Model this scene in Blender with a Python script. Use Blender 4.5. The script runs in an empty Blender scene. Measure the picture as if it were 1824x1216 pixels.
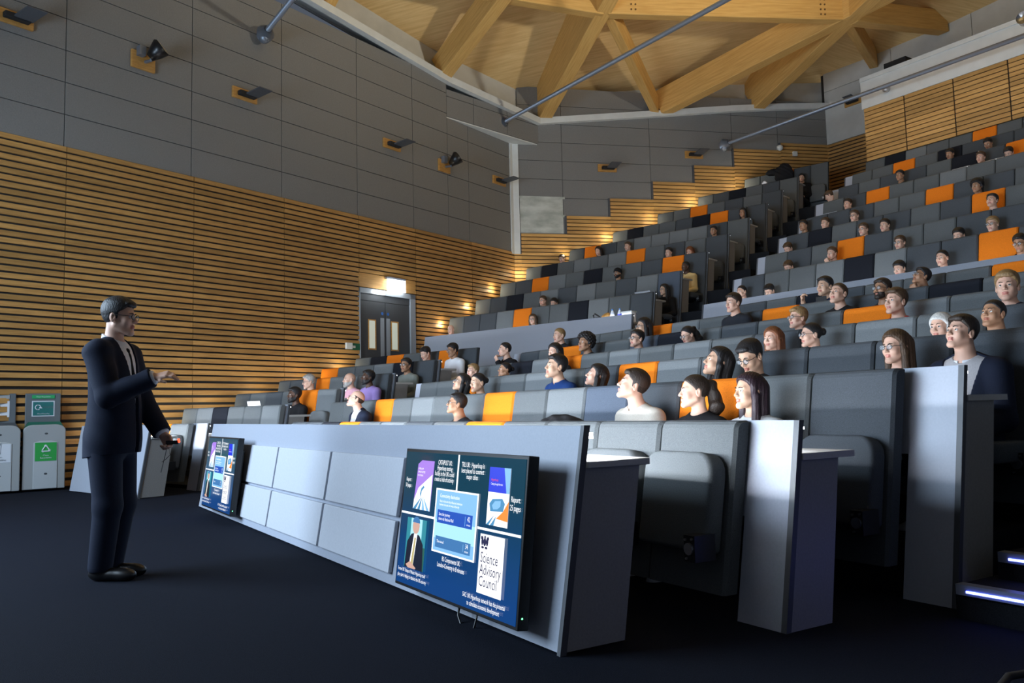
import bpy, math, random
import numpy as np
from mathutils import Vector, Matrix
random.seed(7)
PI = math.pi
scene = bpy.context.scene
COL = scene.collection

# ---------------------------------------------------------------- camera
EYE = 1.0
tilt, roll = math.atan(123/1472), -0.024
_c, _s = math.cos(roll), math.sin(roll)
fw = Vector((0, math.cos(tilt), math.sin(tilt)))
up0 = Vector((0, -math.sin(tilt), math.cos(tilt)))
rt0 = Vector((1, 0, 0))
rt = rt0*_c + up0*_s
up = -rt0*_s + up0*_c
cam_data = bpy.data.cameras.new('camera')
cam = bpy.data.objects.new('camera', cam_data)
COL.objects.link(cam)
cam.matrix_world = Matrix(((rt.x, up.x, -fw.x, 0), (rt.y, up.y, -fw.y, 0), (rt.z, up.z, -fw.z, EYE), (0, 0, 0, 1)))
cam_data.sensor_width = 36
cam_data.lens = 1472/1824*36
cam_data.clip_start = .05
cam_data.clip_end = 200
scene.camera = cam

# ---------------------------------------------------------------- frames: each seating block has its own axes
class Frame:
    def __init__(s, deg):
        a = math.radians(deg)
        s.a = a
        s.U = Vector((math.sin(a), -math.cos(a), 0))     # along the rows
        s.V = Vector((math.cos(a), math.sin(a), 0))      # up the rake
        s.rz = a - PI/2
    def P(s, u, v, z=0):
        return s.U*u + s.V*v + Vector((0, 0, z))
FM, FR, FU, FL = Frame(32), Frame(34), Frame(48.5), Frame(49)
FRAMES = {'M': FM, 'R': FR, 'U': FU, 'L': FL}

# ---------------------------------------------------------------- world, lights, exposure
scene.view_settings.view_transform = 'Standard'
scene.view_settings.look = 'None'
scene.view_settings.gamma = 1
scene.view_settings.use_curve_mapping = False
scene.view_settings.exposure = 0.2
world = bpy.data.worlds.new('dim_hall')
scene.world = world
world.use_nodes = True
world.node_tree.nodes['Background'].inputs[0].default_value = (.66, .78, 1.0, 1)
world.node_tree.nodes['Background'].inputs[1].default_value = 0.10

def area(name, loc, target, sx, sy, power, col, spread=180):
    d = bpy.data.lights.new(name, 'AREA')
    d.shape = 'RECTANGLE'; d.size = sx; d.size_y = sy
    d.energy = power; d.color = col; d.spread = math.radians(spread)
    o = bpy.data.objects.new(name, d); COL.objects.link(o)
    o.location = loc
    o.rotation_euler = (Vector(target)-Vector(loc)).to_track_quat('-Z', 'Y').to_euler()
    return o
def point(name, loc, power, col, r=.05):
    d = bpy.data.lights.new(name, 'POINT'); d.energy = power; d.color = col; d.shadow_soft_size = r
    o = bpy.data.objects.new(name, d); COL.objects.link(o); o.location = loc
    return o
def spot(name, loc, target, power, col, ang=100, blend=.8, r=.1):
    d = bpy.data.lights.new(name, 'SPOT'); d.energy = power; d.color = col
    d.spot_size = math.radians(ang); d.spot_blend = blend; d.shadow_soft_size = r
    o = bpy.data.objects.new(name, d); COL.objects.link(o); o.location = loc
    o.rotation_euler = (Vector(target)-Vector(loc)).to_track_quat('-Z', 'Y').to_euler()
    return o
# the projection screen on the stage wall the audience looks at
SCREEN_AT = FM.P(-8.0, -3.6, 3.4)
area('projection_screen_light', SCREEN_AT, FM.P(-6.5, 6, 1.6), 5.5, 3.2, 900, (.62, .80, 1.0))
spot('added_blue_carpet_spot', (-2.4, 6.2, 7.5), (-3.6, 8.3, 0), 420, (.08, .25, 1.0), 11, 1.0, .1)  # added spot overhead, stands in for blue projector light reflected onto the carpet
# uplighting of the timber roof from the lamps on the far side wall (same fittings as on the left wall)
for (x, y, z, pw) in ((12, 16, 6.8, 9500), (9.5, 9.0, 6.6, 3200), (13.5, 20, 7.4, 5600)):
    spot('side_wall_uplight', (x, y, z), (x-6.0, y+4.2, 13.5), pw, (1.0, .93, .78), 105, .9, .25)

# ---------------------------------------------------------------- materials
MATS = {}
def bsdf(name, col, rough=.6, metal=0, spec=.5, emit=None, estr=0):
    m = bpy.data.materials.new(name); m.use_nodes = True
    b = m.node_tree.nodes['Principled BSDF']
    b.inputs['Base Color'].default_value = (*col, 1)
    b.inputs['Roughness'].default_value = rough
    b.inputs['Metallic'].default_value = metal
    b.inputs['Specular IOR Level'].default_value = spec
    if emit:
        b.inputs['Emission Color'].default_value = (*emit, 1)
        b.inputs['Emission Strength'].default_value = estr
    MATS[name] = m
    return m
def noise_mat(name, c1, c2, scale=(1, 1, 1), nscale=8, detail=4, rough=.6, spec=.4, bump=0, bscale=None, island=0.0, coords='Object'):
    m = bsdf(name, c1, rough, 0, spec)
    nt = m.node_tree; N = nt.nodes; L = nt.links; b = N['Principled BSDF']
    tc = N.new('ShaderNodeTexCoord'); mp = N.new('ShaderNodeMapping'); mp.inputs['Scale'].default_value = scale
    L.new(tc.outputs[coords], mp.inputs['Vector'])
    nz = N.new('ShaderNodeTexNoise'); nz.inputs['Scale'].default_value = nscale; nz.inputs['Detail'].default_value = detail
    L.new(mp.outputs[0], nz.inputs['Vector'])
    rp = N.new('ShaderNodeValToRGB'); rp.color_ramp.elements[0].position = .3; rp.color_ramp.elements[1].position = .7
    rp.color_ramp.elements[0].color = (*c1, 1); rp.color_ramp.elements[1].color = (*c2, 1)
    L.new(nz.outputs['Fac'], rp.inputs[0])
    out = rp.outputs[0]
    if island:
        g = N.new('ShaderNodeNewGeometry'); hs = N.new('ShaderNodeHueSaturation')
        mr = N.new('ShaderNodeMapRange'); mr.inputs[3].default_value = 1-island; mr.inputs[4].default_value = 1+island
        L.new(g.outputs['Random Per Island'], mr.inputs[0]); L.new(mr.outputs[0], hs.inputs['Value']); L.new(out, hs.inputs['Color'])
        out = hs.outputs[0]
    L.new(out, b.inputs['Base Color'])
    if bump:
        n2 = N.new('ShaderNodeTexNoise'); n2.inputs['Scale'].default_value = bscale or nscale*4; n2.inputs['Detail'].default_value = 3
        L.new(mp.outputs[0], n2.inputs['Vector'])
        bp = N.new('ShaderNodeBump'); bp.inputs['Strength'].default_value = bump; bp.inputs['Distance'].default_value = .01
        L.new(n2.outputs['Fac'], bp.inputs['Height']); L.new(bp.outputs[0], b.inputs['Normal'])
    return m
noise_mat('slat_wood', (.36, .185, .055), (.50, .28, .09), (1, 1, 14), 2.5, 5, .55, .3, island=.22)
noise_mat('slat_wood_side', (.36, .185, .055), (.50, .28, .09), (1, 1, 14), 2.5, 5, .55, .3, island=.22)
noise_mat('slat_wood_pale', (.46, .25, .075), (.62, .36, .12), (1, 1, 14), 2.5, 5, .55, .3, island=.2)
noise_mat('block_wood', (.40, .20, .05), (.55, .29, .08), (1, 1, 6), 6, 4, .5)
bsdf('slat_gap', (.030, .028, .026), .9)
noise_mat('wall_panel', (.205, .20, .19), (.235, .23, .218), (1, 1, 1), 60, 4, .85, .2, .15, 150)
bsdf('panel_gap', (.05, .05, .05), .9)
noise_mat('plaster', (.50, .50, .47), (.56, .56, .53), (1, 1, 1), 3, 3, .8, .2)
noise_mat('white_paint', (.66, .68, .66), (.72, .74, .72), (1, 1, 1), 4, 3, .6, .3)
noise_mat('bare_concrete', (.34, .36, .31), (.62, .64, .58), (1, 1, 2.2), 2.2, 6, .85, .2)
noise_mat('carpet', (.0035, .005, .010), (.009, .012, .022), (1, 1, 1), 160, 3, .95, .1, .5, 300)
noise_mat('tier_carpet', (.010, .011, .014), (.020, .022, .027), (1, 1, 1), 160, 3, .95, .1)
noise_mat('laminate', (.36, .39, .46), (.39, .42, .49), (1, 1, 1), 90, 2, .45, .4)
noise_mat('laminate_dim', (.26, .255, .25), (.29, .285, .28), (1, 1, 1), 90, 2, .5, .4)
noise_mat('worktop', (.50, .50, .49), (.54, .54, .53), (1, 1, 1), 90, 2, .4, .4)
bsdf('edge_band', (.07, .075, .085), .5)
noise_mat('access_white', (.50, .52, .57), (.54, .56, .61), (1, 1, 1), 70, 2, .5, .3)
bsdf('black_plastic', (.008, .008, .009), .35)
bsdf('black_matt', (.012, .012, .013), .8)
bsdf('steel', (.55, .56, .58), .3, 1)
bsdf('grey_metal', (.24, .27, .32), .4, .6)
bsdf('led_white', (.9, .9, 1), .5, emit=(.88, .92, 1.0), estr=14)
bsdf('led_blue', (.1, .1, .9), .5, emit=(.12, .16, 1.0), estr=9)
bsdf('led_green', (.1, .9, .2), .5, emit=(.1, 1.0, .25), estr=5)
bsdf('led_red', (.9, .1, .1), .5, emit=(1.0, .06, .02), estr=3)
bsdf('sign_white_lit', (.9, .9, .9), .5, emit=(.92, .96, 1.0), estr=9)
bsdf('door_grey', (.055, .058, .062), .5)
bsdf('frame_metal', (.30, .33, .36), .4)
bsdf('pane_lit', (.42, .44, .38), .15, emit=(.60, .64, .52), estr=.42)
def seat_mat(name, c):
    return noise_mat(name, tuple(x*.84 for x in c), tuple(x*1.16 for x in c), (1, 1, 1), 220, 2, .9, .15, .35, 420)
SEATM = {'m': seat_mat('fabric_mid_grey', (.105, .115, .120)), 'd': seat_mat('fabric_dark_grey', (.066, .075, .085)),
         'l': seat_mat('fabric_light_grey', (.155, .170, .178)), 'b': seat_mat('fabric_blue_grey', (.085, .105, .140)),
         'K': seat_mat('fabric_black', (.012, .014, .020)), 'O': seat_mat('fabric_orange', (.74, .19, .012))}
SEATNAME = {'m': 'mid grey', 'd': 'dark grey', 'l': 'light grey', 'b': 'blue grey', 'K': 'black', 'O': 'orange'}
noise_mat('roof_boards', (.66, .44, .19), (.80, .58, .28), (9, .6, 1), 2.0, 6, .6, .2)
noise_mat('glulam', (.56, .32, .095), (.70, .44, .15), (1, 14, 14), 1.6, 5, .55, .25)
bsdf('knot', (.13, .065, .02), .7)

# ---------------------------------------------------------------- mesh helpers
class MB:
    """collects shapes into ONE mesh"""
    def __init__(s): s.v = []; s.f = []; s.m = []
    def poly(s, pts, mi=0):
        n = len(s.v); s.v += [tuple(p) for p in pts]; s.f.append(tuple(range(n, n+len(pts)))); s.m.append(mi)
    def hexa(s, p, mi=0):
        n = len(s.v); s.v += [tuple(q) for q in p]
        for q in ((0, 3, 2, 1), (4, 5, 6, 7), (0, 1, 5, 4), (1, 2, 6, 5), (2, 3, 7, 6), (3, 0, 4, 7)):
            s.f.append(tuple(n+i for i in q)); s.m.append(mi)
    def box(s, x0, x1, y0, y1, z0, z1, mi=0, shear=0.0):
        k = lambda z: shear*z
        s.hexa([(x0, y0+k(z0), z0), (x1, y0+k(z0), z0), (x1, y1+k(z0), z0), (x0, y1+k(z0), z0),
                (x0, y0+k(z1), z1), (x1, y0+k(z1), z1), (x1, y1+k(z1), z1), (x0, y1+k(z1), z1)], mi)
    def prism(s, pts, d, mi=0):
        """polygon pts extruded by vector d"""
        d = Vector(d); n = len(s.v); k = len(pts)
        s.v += [tuple(Vector(p)) for p in pts]+[tuple(Vector(p)+d) for p in pts]
        s.f.append(tuple(range(n, n+k))[::-1]); s.f.append(tuple(range(n+k, n+2*k))); s.m += [mi, mi]
        for i in range(k):
            j = (i+1) % k
            s.f.append((n+i, n+j, n+k+j, n+k+i)); s.m.append(mi)
    def tube(s, pts, r, seg=10, mi=0, cap=True):
        pts = [Vector(p) for p in pts]; rs = r if isinstance(r, (list, tuple)) else [r]*len(pts)
        n0 = len(s.v); ref = Vector((0, 0, 1))
        if abs((pts[-1]-pts[0]).normalized().z) > .9: ref = Vector((1, 0, 0))
        for i, p in enumerate(pts):
            t = (pts[min(i+1, len(pts)-1)]-pts[max(i-1, 0)]).normalized()
            a = t.cross(ref).normalized(); b = t.cross(a)
            for k in range(seg):
                w = 2*PI*k/seg; s.v.append(tuple(p+(a*math.cos(w)+b*math.sin(w))*rs[i]))
        for i in range(len(pts)-1):
            for k in range(seg):
                k2 = (k+1) % seg; A = n0+i*seg
                s.f.append((A+k, A+k2, A+seg+k2, A+seg+k)); s.m.append(mi)
        if cap:
            s.f.append(tuple(n0+k for k in range(seg))); s.f.append(tuple(n0+(len(pts)-1)*seg+k for k in range(seg))[::-1]); s.m += [mi, mi]
    def ball(s, c, r, seg=12, rings=8, mi=0):
        rx, ry, rz = (r, r, r) if not isinstance(r, (tuple, list)) else r
        n = len(s.v)
        for i in range(rings+1):
            th = PI*i/rings
            for k in range(seg):
                ph = 2*PI*k/seg
                s.v.append((c[0]+rx*math.sin(th)*math.cos(ph), c[1]+ry*math.sin(th)*math.sin(ph), c[2]+rz*math.cos(th)))
        for i in range(rings):
            for k in range(seg):
                k2 = (k+1) % seg
                s.f.append((n+i*seg+k, n+(i+1)*seg+k, n+(i+1)*seg+k2, n+i*seg+k2)); s.m.append(mi)
    def mesh(s, name, mats, smooth=False):
        me = bpy.data.meshes.new(name)
        me.from_pydata(s.v, [], s.f)
        for m in (mats if isinstance(mats, (list, tuple)) else [mats]):
            me.materials.append(MATS[m] if isinstance(m, str) else m)
        me.polygons.foreach_set('material_index', s.m)
        if smooth: me.polygons.foreach_set('use_smooth', [True]*len(me.polygons))
        me.validate(); me.update()
        return me
    def build(s, name, mats, parent=None, smooth=False):
        o = bpy.data.objects.new(name, s.mesh(name, mats, smooth)); COL.objects.link(o)
        if parent: o.parent = parent
        return o
def bevel(o, w=.01, seg=2):
    md = o.modifiers.new('bevel', 'BEVEL'); md.width = w; md.segments = seg; md.limit_method = 'ANGLE'; md.angle_limit = math.radians(40)
    return o
def link_mesh(name, me, parent=None, loc=(0, 0, 0), rot=(0, 0, 0)):
    o = bpy.data.objects.new(name, me); COL.objects.link(o)
    if parent: o.parent = parent
    o.location = loc; o.rotation_euler = rot
    return o
def thing(name, label, cat, loc=(0, 0, 0), rz=0, group=None):
    o = bpy.data.objects.new(name, None); COL.objects.link(o); o.empty_display_size = .1
    o.location = loc; o.rotation_euler = (0, 0, rz)
    return tag(o, label, cat, group)
def tag(o, label, cat, group=None):
    o['label'] = label; o['category'] = cat
    if group: o['group'] = group
    return o
def struct(o):
    o['kind'] = 'structure'; return o
ORD = ['first', 'second', 'third', 'fourth', 'fifth', 'sixth', 'seventh', 'eighth', 'ninth', 'tenth', 'eleventh', 'twelfth',
       'thirteenth', 'fourteenth', 'fifteenth', 'sixteenth', 'seventeenth']
PEOPLE=[
('M', 2, -9.624, 1.183, 0.89, 'fringe', 'db', 'pale', 'navyjacket', 'g', -20, 22, '', 'bald person in navy jacket and glasses gazing up behind the long front desk'),
('M', 2, -7.016, 1.072, 0.8, 'short', 'k', 'tan', 'dark', 'g', -20, 14, '', 'person with black hair and dark glasses behind the right end of the access doors'),
('M', 2, -4.422, 1.151, 0.89, 'short', 'db', 'pale', 'beige', '', -33, 22, '', 'person in beige ribbed sweater with short dark hair looking up in profile'),
('M', 2, -3.832, 1.089, 0.84, 'pony', 'db', 'pale', 'black', '', -28, 4, 'L', 'person in black top with dark ponytail, between beige sweater and straight long hair'),
('M', 2, -3.382, 1.075, 0.83, 'long', 'pk', 'lighttan', 'lightgrey', '', -14, 4, '', 'person with straight long dark hair just behind the second row end panel'),
('M', 3, -8.726, 1.343, 0.87, 'long', 'k', 'lighttan', 'dark', 'g', -10, 22, '', 'person with long black hair and glasses leaning head back, left in middle block'),
('M', 3, -8.331, 1.327, 0.89, 'bun', 'k', 'lighttan', 'dark', '', 6, 2, '', 'person with black hair tied back beside the reclining person in glasses'),
('M', 3, -6.75, 1.419, 1.0, 'short', 'k', 'lighttan', 'blue', '', -10, 12, '', 'person in bright blue zip jacket with black hair'),
('M', 3, -6.101, 1.298, 0.84, 'bob', 'k', 'pale', 'dark', '', -22, 22, '', 'person with black bob next to the blue zip jacket, face tilted up'),
('M', 3, -4.573, 1.33, 0.93, 'long', 'k', 'lighttan', 'dark', '', -25, 20, '', 'person with long dark hair looking up in third row, left of bowed head'),
('M', 3, -4.24, 1.351, 0.95, 'short', 'k', 'lighttan', 'black', 'g', 0, -24, '', 'person with black hair and glasses bowing head down over the desk'),
('M', 3, -3.078, 1.332, 0.82, 'long', 'br', 'pale', 'black', 'g', -8, 0, '', 'person with long brown hair and round glasses above the tall end panel'),
('M', 3, -2.662, 1.381, 0.82, 'short', 'db', 'pale', 'navyjacket', '', -14, 16, 'A', 'person in dark navy blazer and grey shirt sitting at the stair end'),
('M', 4, -10.205, 1.567, 0.8, 'short', 'bl', 'pale', 'dark', '', 10, 10, '', 'fair haired person half hidden behind the tied back black hair'),
('M', 4, -9.338, 1.536, 0.8, 'bun', 'k', 'tan', 'dark', '', -10, 10, 'h', 'person with dark hair and hand to mouth, in front of black seat back'),
('M', 4, -8.172, 1.69, 0.8, 'bob', 'k', 'pale', 'dark', '', 10, -2, '', 'dark haired person mostly hidden behind the bright blue zip jacket'),
('M', 4, -4.869, 1.563, 0.8, 'long', 'gi', 'pale', 'dark', '', 4, 2, '', 'person with reddish long hair behind the bowed head in glasses'),
('M', 4, -4.471, 1.561, 0.8, 'bun', 'k', 'pale', 'black', 'g', -26, 2, '', 'person with black hair and dark glasses in profile, right of reddish hair'),
('M', 4, -2.99, 1.569, 0.8, 'crop', 'k', 'tan', 'dark', '', -6, 14, '', 'person with cropped black hair tilting face above the stair end blazer'),
('M', 4, -3.359, 1.518, 0.8, 'scarf', 'w', 'pale', 'dark', '', 0, 0, '', 'person in pale head covering behind the stair end blazer'),
('M', 5, -10.934, 1.943, 0.93, 'crop', 'k', 'pale', 'black', '', -10, 6, 'h', 'person in black top with fist held to mouth below the long grey parapet'),
('M', 5, -8.853, 1.877, 1.0, 'curly', 'k', 'tan', 'dark', '', 0, 8, '', 'person with big curly black hair beside the orange seat backs'),
('M', 5, -7.809, 1.841, 0.87, 'short', 'k', 'pale', 'dark', 'g', 0, 8, '', 'person with wavy black hair and glasses in fifth row of middle block'),
('M', 5, -6.92, 1.809, 0.8, 'pony', 'k', 'pale', 'dark', 'g', -6, -16, '', 'person with black ponytail and glasses looking down in fifth row'),
('M', 5, -5.384, 1.838, 0.85, 'short', 'bl', 'pale', 'dark', 'g', -16, 6, '', 'fair haired person in glasses above the black bun in profile'),
('M', 5, -4.334, 1.869, 0.94, 'short', 'br', 'pale', 'red', '', -8, 8, '', 'person with brown hair and red collar right of the orange seat back'),
('M', 5, -3.384, 1.87, 0.97, 'short', 'bl', 'pale', 'navy', '', 16, 4, '', 'smiling blond person in navy top at the right edge'),
('M', 6, -10.852, 2.182, 1.0, 'crop', 'bl', 'pale', 'dark', '', 0, 2, '', 'person with cropped light hair at the left end of the sixth row'),
('M', 6, -8.805, 2.125, 0.96, 'long', 'k', 'lighttan', 'dark', 'g', -12, 2, '', 'person with long black hair and glasses below the water bottles'),
('M', 6, -7.127, 2.251, 0.95, 'short', 'db', 'pale', 'dark', '', -4, 2, '', 'person with dark hair against the left end of the right parapet'),
('M', 6, -5.632, 2.165, 1.0, 'crop', 'br', 'pale', 'black', '', 0, 16, '', 'person in black top with cropped hair and bare neck below the right parapet'),
('M', 6, -5.112, 2.142, 0.88, 'short', 'db', 'tan', 'dark', 'g', -4, 8, 'b', 'bearded person in reflecting glasses behind the brown haired red collar'),
('M', 7, -5.282, 2.366, 0.81, 'short', 'k', 'tan', 'dark', 'g', -24, 26, 'h', 'person with hand on chin looking far up, leaning over the parapet line'),
('M', 7, -6.54, 2.43, 1.0, 'short', 'k', 'lighttan', 'navy', '', -2, 6, 'p', 'person in dark top holding up a phone below the right parapet'),
('L', 3, -11.106, 1.319, 0.97, 'short', 'k', 'dark', 'black', '', -14, 6, 'bA', 'person in black jacket with full beard at the aisle end of left block'),
('L', 4, -12.118, 1.581, 1.0, 'short', 'gr', 'pale', 'brown', 'g', -22, -4, '', 'grey haired person in glasses facing left near the slatted wall'),
('L', 4, -10.992, 1.563, 0.96, 'bald', 'gr', 'pale', 'pink', '', -16, 4, 'bA', 'bald person with grey beard in pink shirt'),
('L', 4, -10.513, 1.579, 0.97, 'short', 'k', 'dark', 'purple', '', -18, 10, 'bA', 'person in purple shirt next to the bald bearded person'),
('L', 5, -10.698, 1.814, 1.0, 'short', 'k', 'tan', 'greyhood', 'g', 10, 6, 'A', 'person in grey and black hooded top at a desk end by the aisle'),
('L', 6, -11.257, 2.088, 1.0, 'short', 'k', 'pale', 'dark', '', -10, -20, '', 'dark haired person looking down below the double doors'),
('L', 6, -10.548, 2.104, 1.0, 'short', 'k', 'tan', 'white', 'g', -16, -6, 'A', 'person in white shirt and glasses below the parapet at its left'),
('U', 1, -13.892, 2.929, 0.86, 'bald', 'gr', 'pale', 'red', '', 20, -16, '', 'bald person in red top leaning on the left parapet by the wall'),
('U', 1, -11.368, 2.938, 0.88, 'long', 'br', 'pale', 'dark', 'g', 16, 2, '', 'person with long brown hair and glasses behind the left parapet beside orange seat'),
('U', 2, -11.891, 3.479, 0.83, 'short', 'br', 'pale', 'dark', 'g', 4, -6, '', 'person in glasses with brown hair in second row of upper left block'),
('U', 2, -11.565, 3.393, 0.82, 'short', 'k', 'pale', 'dark', '', 4, -18, '', 'dark haired person ducking beside the brown haired glasses, upper left block'),
('U', 2, -8.703, 3.37, 0.96, 'long', 'k', 'lighttan', 'black', 'g', -20, -2, 'A', 'person in black top with long dark hair resting arms on aisle end desk'),
('U', 3, -10.497, 4.045, 0.88, 'beanie', 'k', 'tan', 'dark', 'b', 0, 4, 'b', 'person in black cap with beard in third row of upper left block'),
('U', 3, -8.758, 3.966, 0.87, 'crop', 'k', 'dark', 'yellow', '', -20, 2, 'A', 'person in pale yellow shirt at the aisle behind black top'),
('U', 5, -13.636, 5.068, 0.87, 'short', 'db', 'pale', 'dark', '', 10, -16, '', 'person with dark hair low against the slats beside the upper left seats'),
('U', 5, -12.421, 5.105, 0.84, 'bob', 'db', 'pale', 'dark', '', -6, -8, '', 'person with pinkish lit face in front of dark orange seat back'),
('U', 5, -11.512, 5.087, 0.82, 'short', 'br', 'pale', 'dark', '', -10, -4, '', 'brown haired person directly above an orange seat back, upper left block'),
('U', 4, -9.742, 4.541, 0.8, 'short', 'k', 'pale', 'dark', '', 0, 0, '', 'dark haired person above the orange seat nearest the upper aisle'),
('U', 4, -9.192, 4.474, 0.8, 'bob', 'gi', 'pale', 'dark', '', 0, -14, '', 'ginger haired person with only the crown visible near the upper aisle'),
('U', 5, -9.105, 5.098, 0.81, 'short', 'k', 'tan', 'dark', '', 0, 0, '', 'dark haired person in fifth row of upper left block close to aisle'),
('U', 6, -8.829, 5.644, 0.88, 'long', 'k', 'tan', 'bluegrey', '', 10, -2, '', 'person with long black hair in sixth row of upper left block'),
('U', 9, -8.525, 7.037, 0.81, 'short', 'k', 'pale', 'black', '', 20, 6, 'A', 'person in black top with bent arm in the back row by the aisle'),
('R', 1, -9.526, 2.947, 0.85, 'crop', 'k', 'pale', 'dark', '', 6, -4, '', 'person with cropped dark hair at the left end behind the right parapet'),
('R', 1, -8.935, 2.878, 0.8, 'short', 'k', 'pale', 'dark', '', 0, -22, '', 'black haired person looking down behind the right parapet, second from left'),
('R', 1, -6.64, 2.898, 0.8, 'short', 'k', 'pale', 'dark', '', 8, -12, '', 'person with black fringe just above the parapet in the right half'),
('R', 1, -6.014, 2.948, 0.83, 'bun', 'k', 'pale', 'lightgrey', '', 10, -6, '', 'person in pale hooded top with hair tied back above the parapet'),
('R', 1, -5.002, 2.975, 0.9, 'short', 'k', 'tan', 'black', 'g', -4, -8, '', 'black haired person in glasses at the right edge above the parapet'),
('R', 2, -9.29, 3.419, 0.8, 'short', 'br', 'pale', 'dark', '', 0, -24, '', 'brown haired person with face hidden low in second row of upper right block'),
('R', 2, -8.408, 3.51, 0.94, 'short', 'br', 'pale', 'black', '', -10, -2, 'h', 'person in black top resting cheek on hand left of large orange seat'),
('R', 2, -7.195, 3.471, 0.8, 'short', 'br', 'pale', 'dark', 'g', -4, 0, '', 'brown haired person in glasses in second row of upper right block'),
('R', 2, -6.278, 3.412, 0.8, 'short', 'k', 'pale', 'dark', '', 4, -20, '', 'black haired person with only forehead showing left of orange seat'),
('R', 2, -5.793, 3.482, 0.83, 'short', 'bl', 'pale', 'dark', 'g', 4, 0, '', 'fair haired person in dark glasses above the bright orange seat at right'),
('R', 3, -10.04, 3.976, 0.8, 'short', 'br', 'pale', 'dark', '', 0, -24, '', 'person with only brown hair showing near the upper aisle steps'),
('R', 3, -8.441, 4.034, 0.83, 'short', 'br', 'pale', 'dark', 'g', 4, 0, '', 'brown haired person in glasses above the large orange seat'),
('R', 3, -8.036, 4.024, 0.81, 'short', 'db', 'pale', 'dark', '', -6, -4, '', 'person with reddish face and dark hair right of the one in glasses'),
('R', 4, -10.402, 4.606, 0.92, 'short', 'k', 'tan', 'dark', '', 0, 4, '', 'black haired person at the left end panel of fourth row'),
('R', 4, -9.894, 4.549, 0.8, 'short', 'br', 'pale', 'dark', '', -6, -2, '', 'person with pink face above the black seat in upper right block'),
('R', 4, -9.249, 4.56, 0.8, 'short', 'br', 'pale', 'dark', 'g', 0, -6, '', 'person in glasses fourth row up, upper right block, midway along'),
('R', 3, -6.249, 4.053, 0.86, 'short', 'k', 'pale', 'dark', '', -10, 10, '', 'person with black fringe in front of an orange seat back at far right'),
('R', 4, -6.947, 4.586, 0.87, 'curly', 'k', 'tan', 'dark', '', -6, -2, '', 'person with bushy black hair peeking above an orange seat at far right'),
('R', 5, -10.036, 5.087, 0.8, 'short', 'db', 'pale', 'dark', '', -4, -6, '', 'person with pale masked looking face beside a grey laptop lid'),
('R', 6, -11.143, 5.649, 0.82, 'short', 'br', 'pale', 'olive', '', -60, -24, '', 'person bent sideways in olive top beside the aisle high up'),
('R', 6, -9.452, 5.687, 0.89, 'short', 'k', 'tan', 'dark', '', 0, -2, '', 'black haired person behind a bluish grey laptop lid'),
('R', 7, -8.91, 6.149, 0.8, 'short', 'k', 'tan', 'black', '', -8, -18, '', 'person in black hunched over a dark laptop in seventh row'),
('R', 6, -7.812, 5.624, 0.8, 'short', 'br', 'pale', 'dark', '', 0, -2, '', 'reddish haired person between two bright white laptop lids'),
('R', 7, -8.132, 6.156, 0.8, 'short', 'k', 'tan', 'dark', '', 0, -24, '', 'black haired person over a grey laptop lid just below back row'),
('R', 6, -7.304, 5.572, 0.8, 'short', 'k', 'pale', 'dark', '', 0, -30, '', 'person with only black crown showing right of the right white laptop lid'),
]
# ================================================================ SETTING
ZLIM = 8.24
aL = math.radians(36.43)
nL = Vector((math.cos(aL), -math.sin(aL), 0)); tL = Vector((math.sin(aL), math.cos(aL), 0))
def WL(t, z, d=0): return nL*(-13.0+d)+tL*t+Vector((0, 0, z))
aW = math.radians(78.5)
nW = Vector((math.cos(aW), -math.sin(aW), 0)); tW = Vector((math.sin(aW), math.cos(aW), 0))
CORN = Vector((.11, 22.04, 0)); TC = tL.dot(CORN)
def WW(s, z, d=0): return CORN+tW*s+nW*d+Vector((0, 0, z))
PA = WL(15.1, 0); PB = WW(.75, 0)
LC = (PB-PA).length; tC = (PB-PA).normalized(); nC = Vector((tC.y, -tC.x, 0))
def WC(s, z, d=0): return PA+tC*s+nC*d+Vector((0, 0, z))
V3 = 21.25
def W3(u, z, d=0): return FR.P(u, V3-d, z)
U3 = -14.55

def slab(mb, f, a0, a1, z0, z1, d0, d1, mi=0):
    mb.hexa([f(a0, z0, d0), f(a1, z0, d0), f(a1, z0, d1), f(a0, z0, d1), f(a0, z1, d0), f(a1, z1, d0), f(a1, z1, d1), f(a0, z1, d1)], mi)
def slats(mb, f, joints, zs, holes=(), d=.035, jg=.012):
    for i in range(len(joints)-1):
        a0, a1 = joints[i]+jg/2, joints[i+1]-jg/2
        for z0, z1 in zs:
            segs = [(a0, a1)]
            for (h0, h1, k0, k1) in holes:
                if z1 > k0 and z0 < k1:
                    n = []
                    for (p, q) in segs:
                        if q <= h0 or p >= h1: n.append((p, q)); continue
                        if p < h0: n.append((p, h0))
                        if q > h1: n.append((h1, q))
                    segs = n
            for (p, q) in segs:
                if q-p > .02: slab(mb, f, p, q, z0, z1, 0, d)
def zrows(z0, z1, pitch, board):
    out = []; z = z1
    while z-board > z0-.001:
        out.append((z-board, z)); z -= pitch
    return out

# floor
mb = MB(); mb.poly([(-16, -4, 0), (10, -4, 0), (16, 10, 0), (16, 30, 0), (-16, 30, 0)])
struct(mb.build('floor', 'carpet'))

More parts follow.
